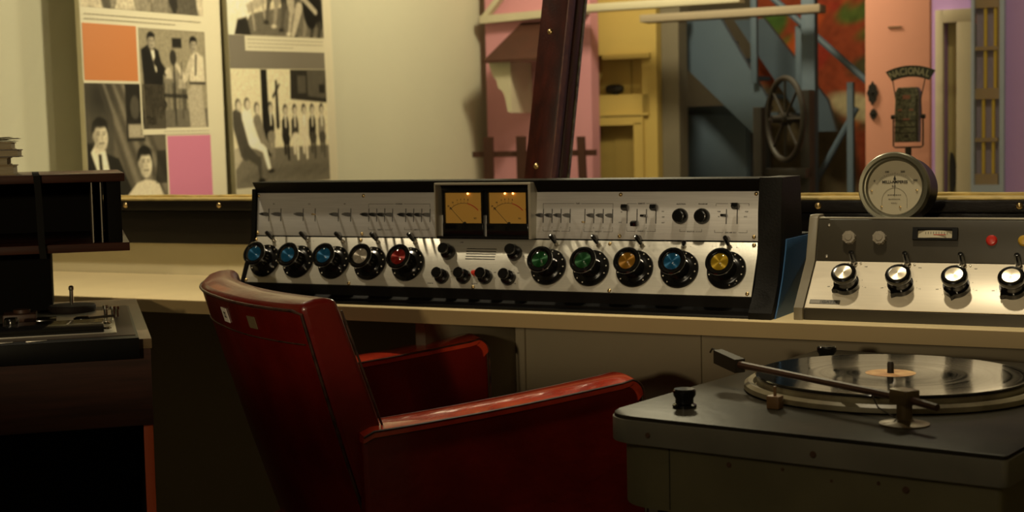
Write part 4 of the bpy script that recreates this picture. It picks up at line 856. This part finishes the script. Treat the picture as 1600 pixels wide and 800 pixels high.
c.poly([(0.035, 0.265), (0.075, 0.245), (0.095, 0.16), (0.070, 0.13), (0.045, 0.17), (0.015, 0.24)], 0.70); c.poly([(0.045, 0.235), (0.058, 0.235), (0.066, 0.14), (0.050, 0.14)], 0.04)
head(c, 0.058, 0.290, 0.043, 0.60)
c.poly([(0.13, 0.0), (0.15, 0.10), (0.205, 0.145), (0.245, 0.155), (0.30, 0.145), (0.335, 0.08), (0.348, 0.0)], 0.60); c.cap(0.17, 0.06, 0.10, 0.11, 0.022, 0.014, 0.52)
c.cap(0.21, 0.06, 0.16, 0.03, 0.02, 0.015, 0.50); head(c, 0.245, 0.205, 0.042, 0.60); c.poly([(0.29, 0.14), (0.348, 0.14), (0.348, 0.24), (0.30, 0.24)], 0.05, al=0.8)
c.grain(0.04, 3); PMx = PM(0.0015, Lz(0.80)); c.build('photo', photo_m, p1, PMx)['label'] = 'photo of a man in a dark suit beside a man in a pale shirt'
flat(p1, 'white_border', board_white, 0.236, 0.560, Lz(1.088), Lz(1.1045), 0.0016); flat(p1, 'white_border', board_white, 0.236, 0.2425, Lz(1.088), Lz(1.24), 0.0016); flat(p1, 'white_border', board_white, 0.343, 0.3495, Lz(0.80), Lz(1.09), 0.0016)
flat(p1, 'white_border', board_white, 0.0, 0.24, Lz(1.240), Lz(1.2475), 0.0016)
# group photo across the top
c = Canvas(0.545, 0.30, 0.0040, (0.22, 0.20, 0.16)); g = np.random.RandomState(5)
for k in range(26):
    x = 0.02 + 0.51 * (k % 13) / 12 + g.uniform(-.01, .01); y = 0.02 + 0.10 * (k // 13) + g.uniform(-.01, .01); t = g.choice([0.08, 0.35, 0.55, 0.18]); c.ell(x, y + 0.02, 0.025, 0.065, t, rot=g.uniform(-.3, .3)); head(c, x, y + 0.115, 0.018)
c.poly([(0, 0), (0.08, 0), (0.06, 0.06), (0, 0.08)], 0.55, al=0.8); c.poly([(0.14, 0), (0.23, 0), (0.21, 0.07), (0.16, 0.06)], 0.6, al=0.8); c.poly([(0.30, 0), (0.40, 0), (0.37, 0.05), (0.32, 0.05)], 0.30, al=0.8); c.grain(0.07, 9)
c.build('photo', photo_m, p1, PM(0.006, Lz(1.457)))['label'] = 'cropped group photo along the top'
def caption(parent, x0, x1, z, rows, lh, h=0.0030, seed=1):
    g = random.Random(seed); q = MB()
    for r_ in range(rows):
        x = x0; xe = x1 if r_ < rows - 1 or rows == 1 else x0 + (x1 - x0) * g.uniform(0.5, 0.8)
        while x < xe: l_ = g.uniform(0.006, 0.024); q.box(x, min(x + l_, xe), -0.0022, -0.0018, z - r_ * lh, z - r_ * lh + h); x += l_ + 0.003
    q.build('caption', capgrey, parent, smooth=False)
caption(p1, 0.015, 0.535, Lz(1.436), 2, 0.0135, seed=3); caption(p1, 0.336, 0.555, Lz(1.095), 1, 0.01, seed=4)

# ---- panel two
d0 = 3.972; p2 = wall_panel(d0, 'right photo panel with a warm grey band between two group photos', math.radians(-1.5))
p2.location = W(-3.055, d0, 0.55)
q = MB(); q.box(0, 0.60, 0, 0.018, 0, PH, 0.001); q.build('board', board_white, p2)
flat(p2, 'grey_block', greyprint, 0.0015, 0.545, Lz(1.304), Lz(1.412)); flat(p2, 'caption_strip', board_white, 0.085, 0.545, Lz(1.362), Lz(1.411), 0.0012)
caption(p2, 0.10, 0.535, Lz(1.398), 3, 0.0125, seed=6)
c = Canvas(0.545, 0.392, 0.0036, (0.62, 0.57, 0.45))
c.poly([(0, 0), (0.545, 0), (0.545, 0.125), (0, 0.13)], 0.24)
for k in range(14): c.cap(0.03 + 0.035 * k, 0.02 + 0.005 * (k % 3), 0.15 + 0.035 * k, 0.06, 0.004, 0.006, 0.16, al=0.4, soft=0.01)
c.poly([(0.158, 0.10), (0.198, 0.10), (0.195, 0.392), (0.160, 0.392)], 0.035); c.poly([(0.325, 0.29), (0.545, 0.275), (0.545, 0.392), (0.33, 0.392)], 0.07); c.poly([(0.37, 0.31), (0.42, 0.31), (0.42, 0.37), (0.37, 0.37)], 0.16); c.poly([(0.43, 0.30), (0.545, 0.29), (0.545, 0.392), (0.43, 0.392)], 0.17); c.poly([(0.50, 0.31), (0.535, 0.31), (0.535, 0.34), (0.50, 0.34)], 0.06)
c.cap(0.245, 0.20, 0.245, 0.35, 0.010, 0.006, 0.06); c.cap(0.225, 0.30, 0.262, 0.34, 0.005, 0.004, 0.06)
c.poly([(0.0, 0.06), (0.07, 0.12), (0.07, 0.15), (0.0, 0.13)], 0.45)
g = np.random.RandomState(11)
def small_fig(x, y, hgt, t, legs):
    c.cap(x - 0.008, y + 0.02, x - 0.009, y + hgt * 0.4, 0.006, 0.009, legs); c.cap(x + 0.010, y, x + 0.009, y + hgt * 0.4, 0.006, 0.009, legs)
    c.ell(x, y + hgt * 0.58, 0.020, hgt * 0.24, t); c.cap(x - 0.015, y + hgt * 0.7, x - 0.02, y + hgt * 0.42, 0.007, 0.005, t); c.ell(x, y + hgt * 0.38, 0.022, hgt * 0.11, legs); c.ell(x, y + hgt * 0.92, 0.0135, 0.018, 0.05); c.ell(x + 0.002, y + hgt * 0.89, 0.011, 0.015, 0.50); c.cap(x, y + hgt * 0.80, x, y + hgt * 0.60, 0.004, 0.003, 0.75)
for i, (x, t, lg) in enumerate(((0.205, 0.05, 0.30), (0.290, 0.06, 0.05), (0.345, 0.10, 0.62), (0.400, 0.60, 0.62), (0.450, 0.06, 0.12), (0.508, 0.30, 0.15))): small_fig(x, 0.085 + 0.01 * (i == 0), 0.185, t, lg)
c.cap(0.02, 0.23, 0.06, 0.12, 0.030, 0.030, 0.14); c.cap(0.07, 0.12, 0.13, 0.08, 0.022, 0.014, 0.13); c.cap(0.13, 0.09, 0.135, 0.025, 0.012, 0.008, 0.13); c.ell(0.14, 0.02, 0.020, 0.008, 0.03)
c.cap(0.075, 0.235, 0.10, 0.16, 0.028, 0.026, 0.72); c.cap(0.10, 0.155, 0.16, 0.13, 0.022, 0.016, 0.74); c.cap(0.16, 0.13, 0.185, 0.06, 0.013, 0.009, 0.72); c.ell(0.195, 0.05, 0.018, 0.007, 0.05)
c.cap(0.13, 0.22, 0.155, 0.16, 0.022, 0.018, 0.28); c.cap(0.155, 0.16, 0.20, 0.12, 0.014, 0.01, 0.3)
for x, y in ((0.030, 0.275), (0.078, 0.278), (0.130, 0.262)): c.ell(x, y, 0.015, 0.020, 0.08); c.ell(x + 0.003, y - 0.004, 0.012, 0.017, 0.55)
c.grain(0.04, 21); c.build('photo', photo_m, p2, PM(0.002, Lz(0.910)))['label'] = 'photo of a seated man in a white suit and a row of children'
c = Canvas(0.545, 0.36, 0.0040, (0.60, 0.55, 0.44)); c.poly([(0, 0), (0.545, 0), (0.545, 0.14), (0, 0.05)], 0.22)
c.ell(0.04, 0.12, 0.10, 0.09, 0.72); c.ell(0.02, 0.03, 0.06, 0.05, 0.70); c.poly([(0.10, 0.10), (0.20, 0.14), (0.21, 0.11), (0.11, 0.07)], 0.45); c.cap(0.14, 0.02, 0.13, 0.10, 0.006, 0.006, 0.40); c.cap(0.20, 0.06, 0.19, 0.13, 0.005, 0.005, 0.4); c.poly([(0.03, 0), (0.12, 0), (0.10, 0.06), (0.05, 0.05)], 0.06)
for k in range(8):
    x = 0.22 + 0.042 * k; y = 0.11 - 0.012 * k; t = (0.12, 0.35, 0.10, 0.45, 0.16, 0.30, 0.05, 0.04)[k]
    c.cap(x, y + 0.10, x + 0.01, y + 0.02, 0.022, 0.018, t); c.cap(x + 0.01, y + 0.02, x - 0.01, y - 0.06, 0.012, 0.008, t * 0.8 + 0.08); c.ell(x - 0.012, y - 0.065, 0.014, 0.006, 0.6 if k % 2 else 0.05)
    c.ell(x, y + 0.145, 0.015, 0.02, 0.5)
c.ell(0.47, 0.12, 0.05, 0.09, 0.03); c.cap(0.42, 0.14, 0.50, 0.09, 0.010, 0.010, 0.45); c.cap(0.40, 0.10, 0.36, 0.01, 0.02, 0.010, 0.5); c.grain(0.05, 22)
c.build('photo', photo_m, p2, PM(0.002, Lz(1.413)))['label'] = 'photo of a seated group, upper part'

# local frame of the studio set, axes along s / d / z
def sthing(name, s, d, z, label, cat, group=None): return thing(name, W(s, d, z), -TH, label, cat, group)
# ---- pink house facade with cream fascia, awning, bracket and fence
ph = sthing('pink_house_facade', -2.6, 5.8, 0, 'pale pink house facade with cream gable boards, at the end of the studio wall', 'house facade')
q = MB(); q.box(-0.499, 0.0, 0, 0.08, 0, 1.95); q.build('facade_wall', pink, ph)
q = MB(); q.prism([(-0.499, 1.555), (0.0, 1.570), (0.0, 1.600), (-0.499, 1.588)], 'y', -0.05, -0.001); q.build('fascia_board', beam_p, ph)
q = MB(); q.prism([(-0.499, 1.585), (-0.470, 1.585), (-0.34, 1.72), (-0.37, 1.72)], 'y', -0.04, -0.001); q.build('gable_board', beam_p, ph)
aw = sthing('window_awning', -2.83, 5.795, 0, 'small brown sloping awning on the pink house facade, half behind the leaning mullion', 'awning')
q = MB(); v = [(-0.09, 0, 1.552), (0.12, 0, 1.552), (0.17, -0.24, 1.385), (-0.15, -0.24, 1.385)]; v += [(a, b_, c_ - 0.012) for a, b_, c_ in v]
q._add(v, [(0, 1, 2, 3), (7, 6, 5, 4), (0, 4, 5, 1), (1, 5, 6, 2), (2, 6, 7, 3), (3, 7, 4, 0)]); q.build('roof', roof_b, aw)
q = MB(); q.prism([(0.0, 1.375), (-0.15, 1.375), (-0.145, 1.345), (-0.10, 1.320), (-0.095, 1.27), (-0.05, 1.245), (-0.045, 1.19), (-0.02, 1.16), (0.0, 1.155)], 'x', -0.115, -0.045)
q.prism([(-0.005, 1.375), (-0.005, 1.155), (-0.02, 1.155), (-0.045, 1.22), (-0.05, 1.30), (-0.12, 1.36), (-0.12, 1.375)], 'x', -0.045, -0.04)
v_ = [(-0.150, 1.380), (-0.045, 1.380), (-0.045, 1.165), (-0.062, 1.170), (-0.075, 1.235), (-0.085, 1.255), (-0.105, 1.270), (-0.112, 1.300), (-0.128, 1.320), (-0.140, 1.350)]
q = MB(); q.prism(v_, 'y', -0.20, -0.001); q.build('bracket', beam_p, aw)
fn = sthing('wooden_railing', -2.6, 5.35, 0, 'low reddish-brown plank railing standing before the pink house', 'railing')
q = MB(); q.box(-0.32, 0.22, -0.02, 0, 0.985, 1.008); q.box(-0.32, 0.22, -0.02, 0, 0.40, 0.425); q.build('rail', roof_b, fn)
for x in (-0.262, -0.115, 0.03, 0.165):
    q = MB(); q.prism([(x + 0.004, 0.0), (x + 0.038, 0.0), (x + 0.041, 1.066), (x, 1.066)] if x < 0 else [(x + 0.02, 0.0), (x + 0.05, 0.0), (x + 0.016, 1.060), (x - 0.016, 1.060)], 'y', -0.032, -0.020); q.build('slat', roof_b, fn)
# ---- ochre portal
yp = sthing('ochre_doorway', -2.6, 5.95, 0, 'ochre-yellow portal with a small closed door under a transom niche', 'doorway')
q = MB(); q.box(-0.07, 0.235, 0, 0.10, 1.405, 1.95); q.box(-0.07, 0.20, 0, 0.10, 1.145, 1.235); q.box(0.168, 0.235, 0.0, 0.10, 0, 1.405); q.box(-0.07, 0.168, 0.08, 0.10, 1.235, 1.405); q.build('portal_wall', yellow_p, yp)
q = MB(); q.box(-0.005, 0.21, -0.02, 0, 1.385, 1.405); q.box(-0.005, 0.20, -0.015, 0, 1.145, 1.155); q.build('moulding', yellow_p, yp)
q = MB(); q.box(0.130, 0.168, -0.012, 0.06, 0, 1.115); q.box(-0.06, 0.168, -0.012, 0.06, 1.105, 1.140); q.box(0.168, 0.176, -0.02, 0.06, 0, 1.142); q.build('door_frame', yellow_p, yp)
q = MB(); q.box(-0.07, 0.130, 0.045, 0.065, 0, 1.105); q.box(0.02, 0.11, 0.040, 0.045, 0.62, 1.06); q.build('door_leaf', yellow_d, yp)
q = MB(); q.box(0.085, 0.090, 0.074, 0.080, 1.235, 1.385); q.build('niche_seam', yellow_d, yp)
ls = sthing('wall_spotlight', -2.585, 6.02, 1.236, 'small black lamp sitting in the niche of the ochre portal', 'lamp')
q = MB(); q.lathe([(0, -0.04), (0.016, -0.04), (0.020, -0.02), (0.020, 0.02), (0.012, 0.035), (0, 0.035)], (0, 0, 0.026), axis='x', seg=20); q.cyl((0, 0, 0), (0, 0, 0.01), 0.012); q.build('lamp_head', iron, ls)
# ---- greige post and beam
pt_ = sthing('greige_post', -2.35, 6.0, 0, 'greige square post standing right of the ochre portal', 'post')
q = MB(); q.box(-0.012, 0.065, 0, 0.10, 0, 1.56); q.box(-0.0125, 0.075, -0.01, 0.11, 1.561, 1.60); q.build('shaft', col_g, pt_)
bm_ = sthing('balcony_beam', -2.3, 5.7, 0, 'greige horizontal beam carrying the balcony above the blue stairs', 'beam')
q = MB(); q.box(-0.02, 0.716, -0.04, 0.05, 1.512, 1.542, 0.002); q.build('beam_board', beam_g, bm_)
q = MB(); q.box(-0.299, 0.40, -0.045, 0.02, 1.568, 1.598, 0.001); q.build('upper_moulding', beam_p, bm_)
# ---- blue stairs
st = sthing('blue_staircase', -2.2, 6.2, 0, 'slate-blue wooden staircase with handrail descending to the right', 'staircase')
q = MB(); q.prism([(-0.30, 1.57), (0.02, 1.57), (0.235, 1.205), (0.186, 1.045), (-0.255, 1.470)], 'y', 0.0, 0.04); q.build('stringer', blue_w, st)
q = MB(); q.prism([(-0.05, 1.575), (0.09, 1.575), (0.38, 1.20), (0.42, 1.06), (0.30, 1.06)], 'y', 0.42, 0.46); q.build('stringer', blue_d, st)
for k in range(5):
    x = -0.10 + 0.075 * k; z = 1.46 - 0.083 * k
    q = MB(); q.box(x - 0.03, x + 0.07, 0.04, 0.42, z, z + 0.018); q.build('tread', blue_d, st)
for (x0, z0, z1, y) in ((0.192, 1.27, 1.72, -0.03), (0.385, 1.15, 1.50, -0.03)): q = MB(); q.box(x0 - 0.013, x0 + 0.013, y - 0.013, y + 0.013, z0, z1, 0.002); q.build('baluster', blue_w, st)
q = MB(); q.box(0.49, 0.545, -0.36, -0.31, 0.0, 1.60, 0.003); q.build('newel_post', blue_w, st)
q = MB(); q.tube([(0.26, -0.06, 1.64), (0.75, -0.10, 1.20)], 0.014, 8); q.build('handrail', blue_w, st)
q = MB(); q.tube([(0.69, -0.28, 1.15), (0.49, -0.28, 0.80)], 0.013, 8); q.build('lower_rail', blue_w, st)
q = MB(); q.box(0.655, 0.680, -0.30, -0.27, 0.0, 1.25, 0.002); q.build('baluster', blue_w, st)
bp_ = sthing('blue_cupboard', -2.3, 6.45, 0, 'plain slate-blue cupboard under the staircase', 'cupboard')
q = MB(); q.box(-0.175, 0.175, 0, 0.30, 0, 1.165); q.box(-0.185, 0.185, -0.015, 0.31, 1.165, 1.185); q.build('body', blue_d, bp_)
q = MB(); q.box(-0.16, 0.165, -0.012, -0.0005, 0.05, 1.145, 0.003); q.build('door', blue_w, bp_)
# ---- spoked wheel machine
wh = sthing('spoked_wheel', -1.527, 5.0, 0, 'old dark wooden machine with a tall spoked wheel, before the blue stairs', 'machine')
WM = Matrix.Translation((0, 0.02, 1.103)) @ Matrix.Rotation(math.radians(42), 4, 'Z')
q = MB(WM); q.tube([(0, 0.140 * math.cos(a), 0.140 * math.sin(a)) for a in [2 * PI * k / 48 for k in range(48)]], 0.010, 8, closed=True); q.build('rim', wheel_w, wh)
for k in range(4):
    a = PI * k / 4 + 0.0; q = MB(WM); q.cyl((0, -0.135 * math.cos(a), -0.135 * math.sin(a)), (0, 0.135 * math.cos(a), 0.135 * math.sin(a)), 0.0045, seg=8); q.build('spoke', wheel_w, wh)
q = MB(WM); q.lathe([(0, -0.05), (0.012, -0.05), (0.014, -0.02), (0.022, -0.018), (0.022, 0.018), (0.014, 0.02), (0.012, 0.05), (0, 0.05)], axis='x', seg=20); q.build('hub', wheel_w, wh)
q = MB(); q.box(-0.092, -0.062, -0.05, 0.0, 0, 1.145, 0.002); q.box(0.052, 0.085, 0.02, 0.09, 0, 1.20, 0.003); q.box(-0.092, 0.085, -0.03, 0.05, 0.90, 0.935, 0.003); q.build('frame', wheel_w, wh)
# ---- mural on a panel behind
mu = sthing('painted_mural', -2.25, 6.95, 0, 'large mural of red, orange and green foliage on the back wall behind the stairs', 'mural')
c = Canvas(1.10, 1.25, 0.012, (0.16, 0.030, 0.012)); g = np.random.RandomState(4)
for k in range(46):
    x, y = g.uniform(0, 1.1), g.uniform(0.25, 1.25); col = [(0.30, 0.05, 0.012), (0.035, 0.075, 0.015), (0.20, 0.02, 0.012), (0.06, 0.05, 0.02), (0.34, 0.10, 0.02), (0.02, 0.03, 0.012)][k % 6]
    c.ell(x, y, g.uniform(0.04, 0.16), g.uniform(0.02, 0.06), col, rot=g.uniform(-0.9, 0.9), al=0.9, soft=0.012)
for x, y, rx, ry, rt in ((0.48, 0.42, 0.14, 0.06, -0.3), (0.86, 0.60, 0.08, 0.035, 0.5), (1.00, 0.63, 0.06, 0.028, 0.5), (0.95, 0.20, 0.10, 0.20, 0.2), (0.70, 0.30, 0.07, 0.12, 0.3)): c.ell(x, y, rx, ry, (0.30, 0.25, 0.15), rot=rt, soft=0.012)
c.poly([(0.55, 0), (1.1, 0), (1.1, 0.22), (0.95, 0.30), (0.82, 0.16), (0.66, 0.26)], (0.055, 0.07, 0.085), soft=0.02); c.poly([(0, 0), (0.5, 0), (0.45, 0.34), (0.2, 0.5), (0, 0.55)], (0.06, 0.045, 0.025), soft=0.02)
c.ell(0.95, 0.85, 0.10, 0.03, (0.25, 0.18, 0.06), rot=0.9, soft=0.01); c.ell(0.12, 1.05, 0.13, 0.07, (0.035, 0.07, 0.015), rot=0.4, soft=0.012); c.ell(0.80, 0.95, 0.16, 0.05, (0.03, 0.06, 0.015), rot=-0.5, soft=0.012); c.ell(0.95, 0.45, 0.12, 0.09, (0.03, 0.04, 0.015), soft=0.012); c.ell(0.60, 0.62, 0.16, 0.06, (0.04, 0.035, 0.015), rot=0.2, soft=0.012); c.ell(0.88, 1.12, 0.10, 0.04, (0.02, 0.02, 0.012), soft=0.012); c.C = np.clip(c.C * 1.7, 0, 1); c.grain(0.10, 8)
q = MB(); q.box(0, 1.10, 0, 0.03, 0.75, 2.0); q.build('panel', studio_dark, mu)
c.build('painting', mural_m, mu, Matrix(((1, 0, 0, 0), (0, 0, -1, -0.001), (0, 1, 0, 0.75), (0, 0, 0, 1))))
# ---- salmon door
pd = sthing('pink_door', -1.187, 5.2, 0, 'tall narrow salmon-pink door leaf with two black iron escutcheons', 'door')
q = MB(); q.box(-0.109, 0.109, 0, 0.04, 0.0, 2.1, 0.001); q.build('leaf', pink2, pd)
def escut(x, z, hw, hh):
    P_ = []
    for k in range(32):
        a = 2 * PI * k / 32; rr = 1 + 0.10 * math.cos(8 * a) + 0.05 * math.cos(4 * a); P_.append((x + hw * rr * math.sin(a), z + hh * rr * math.cos(a)))
    q = MB(); q.prism(P_, 'y', -0.005, 0.0); q.lathe([(0.004, -0.009), (0.006, -0.005)], (x, 0, z), axis='y', seg=12); q.build('escutcheon', iron, pd)
escut(-0.084, 1.186, 0.017, 0.036); escut(-0.081, 1.114, 0.012, 0.018)
q = MB(); q.box(-0.030, 0.015, -0.004, 0.0, 1.405, 1.411); q.build('letter_slot', mat('tarnished_slot', (0.30, 0.17, 0.10), 0.5), pd)
# ---- lilac house with doorway and window
lh = sthing('lilac_house_facade', -1.09, 5.4, 0, 'lilac house facade at the far right of the studio', 'house facade')
q = MB(); q.box(-0.05, 0.022, 0, 0.06, 0, 2.1); q.box(0.022, 0.125, 0, 0.06, 1.455, 2.1); q.box(0.225, 1.6, 0, 0.06, 0, 2.1); q.box(0.125, 0.225, 0, 0.06, 1.52, 2.1); q.box(0.125, 0.225, 0.0, 0.06, 0, 0.835); q.build('facade_wall', lilac, lh)
q = MB(); q.box(-0.004, 0.022, -0.03, -0.0005, 0, 1.47, 0.001); q.box(0.022, 0.120, -0.03, -0.0005, 1.425, 1.47, 0.001); q.box(0.068, 0.118, -0.03, 0.20, 0, 1.425, 0.001); q.build('door_frame', jamb, lh)
q = MB(); q.box(-0.045, 0.067, 0.065, 0.09, 0, 1.45); q.build('door_leaf', mat('pale_ochre_door_paint', (0.55, 0.46, 0.20), 0.6), lh)
q = MB(); q.prism([(0.034 + 0.018 * math.sin(a) * (1 if a < PI else 0.2), 0.90 + 0.075 * math.cos(a)) for a in [2 * PI * k / 24 for k in range(24)]], 'y', 0.045, 0.059); q.tube([(0.052, 0.05, 0.915), (0.060, 0.01, 0.915), (0.078, 0.0, 0.915)], 0.004, 8); q.tube([(0.052, 0.05, 0.87), (0.058, 0.02, 0.865), (0.070, 0.012, 0.865)], 0.004, 8); q.build('door_handle', iron, lh)
q = MB(); q.box(0.118, 0.128, -0.035, -0.0005, 0.835, 1.56); q.box(0.213, 0.228, -0.035, -0.0005, 0.835, 1.56); q.box(0.128, 0.213, -0.035, -0.0005, 0.835, 0.862); q.build('window_frame', bluewhite, lh)
q = MB(); q.box(0.128, 0.213, -0.012, 0.012, 1.325, 1.338); q.box(0.128, 0.213, -0.012, 0.012, 1.157, 1.195); q.box(0.128, 0.205, -0.012, 0.012, 1.010, 1.024); q.box(0.128, 0.205, -0.012, 0.012, 0.862, 0.900); q.box(0.128, 0.213, -0.012, 0.012, 1.47, 1.53); q.box(0.204, 0.213, -0.012, 0.012, 1.195, 1.53); q.build('sash', mat('tan_sash_paint', (0.34, 0.24, 0.14), 0.6), lh)
q = MB()
for x in (0.155, 0.188): q.box(x - 0.005, x + 0.005, -0.006, 0.008, 0.90, 1.157); q.box(x + 0.001, x + 0.011, -0.006, 0.008, 1.195, 1.47)
q.build('glazing_bar', yellow_b, lh)
q = MB(); q.box(0.128, 0.213, 0.014, 0.022, 0.862, 1.53); q.build('curtain', curtain, lh)
# ---- microphone with station sign
mc = sthing('studio_microphone', -0.9285, 4.2, 0, 'old grey ribbon microphone on a stand under a curved sign reading NACIONAL', 'microphone')
q = MB(); q.lathe([(0, 0), (0.11, 0), (0.11, 0.012), (0.03, 0.03), (0.010, 0.05), (0, 0.05)], seg=32); q.build('stand_base', iron, mc)
q = MB(); q.cyl((0, 0, 0.04), (0, 0, 1.010), 0.0055, seg=12); q.lathe([(0.009, 0.985), (0.009, 1.006), (0, 1.008)], seg=12); q.build('stand_pole', mic_dark, mc)
q = MB(); q.prism([(-0.034, 1.022), (0.030, 1.022), (0.0325, 1.160), (0.026, 1.172), (-0.024, 1.172), (-0.031, 1.160)], 'y', -0.022, 0.022, 0.004, 3); bd = q.build('mic_body', mic_m, mc)
q = MB()
for z in (1.046, 1.062, 1.080): q.box(-0.033, 0.031, -0.0235, -0.0215, z, z + 0.003)
q.box(-0.006, 0.006, -0.024, -0.0215, 1.034, 1.042)
for x in (0.0255,): q.box(x, x + 0.003, -0.0235, -0.022, 1.03, 1.15)
q.build('body_trim', mic_dark, bd)
q = MB(); q.box(-0.010, 0.010, -0.024, -0.0215, 1.140, 1.151)
for x in (-0.018, 0.013): q.box(x - 0.006, x + 0.006, -0.0235, -0.0215, 1.108, 1.113)
q.box(-0.010, 0.008, -0.0235, -0.0215, 1.082, 1.087); q.build('emblem', mat('faded_red_enamel', (0.32, 0.12, 0.08), 0.5), bd)
q = MB(); q.tube([(-0.041, 0, 1.098), (-0.041, 0, 1.012), (-0.036, 0, 1.008), (0.034, 0, 1.008), (0.040, 0, 1.012), (0.040, 0, 1.098)], 0.0022, 8)
for x in (-0.041, 0.040): q.lathe([(0, -0.006), (0.006, -0.006), (0.006, 0.006), (0, 0.006)], (x, 0, 1.092), axis='x', seg=12)
q.build('yoke', mic_dark, mc)
q = MB(); q.tube([(-0.036, 0, 1.095), (-0.034, 0, 1.14), (-0.043, 0, 1.196)], 0.0016, 6); q.tube([(0.036, 0, 1.095), (0.034, 0, 1.14), (0.046, 0, 1.196)], 0.0016, 6); q.build('sign_strut', mic_dark, mc)
RS = 0.155; cz = 1.232 - RS - 0.0
ang_ = 0.45; P_ = [(0.006 + (RS) * math.sin(a), cz + (RS) * math.cos(a)) for a in np.linspace(-ang_, ang_, 17)] + [(0.006 + (RS - 0.031) * math.sin(a), cz + (RS - 0.031) * math.cos(a)) for a in np.linspace(ang_ * 0.93, -ang_ * 0.93, 17)]
q = MB(); q.prism(P_, 'y', -0.003, 0.003); q.build('sign', sign_g, mc)
q = MB()
for i, ch_ in enumerate('NACIONAL'):
    a = (-0.365, -0.262, -0.155, -0.078, 0.010, 0.122, 0.235, 0.345)[i]
    q.M = T((0.006 + (RS - 0.0158) * math.sin(a), -0.0032, cz + (RS - 0.0158) * math.cos(a))) @ Matrix.Rotation(a, 4, 'Y') @ Matrix.Rotation(PI / 2, 4, 'X'); q.text(ch_, 0.026, 0, 0, 0, sx=0.80)
q.build('sign_lettering', sign_l, mc)
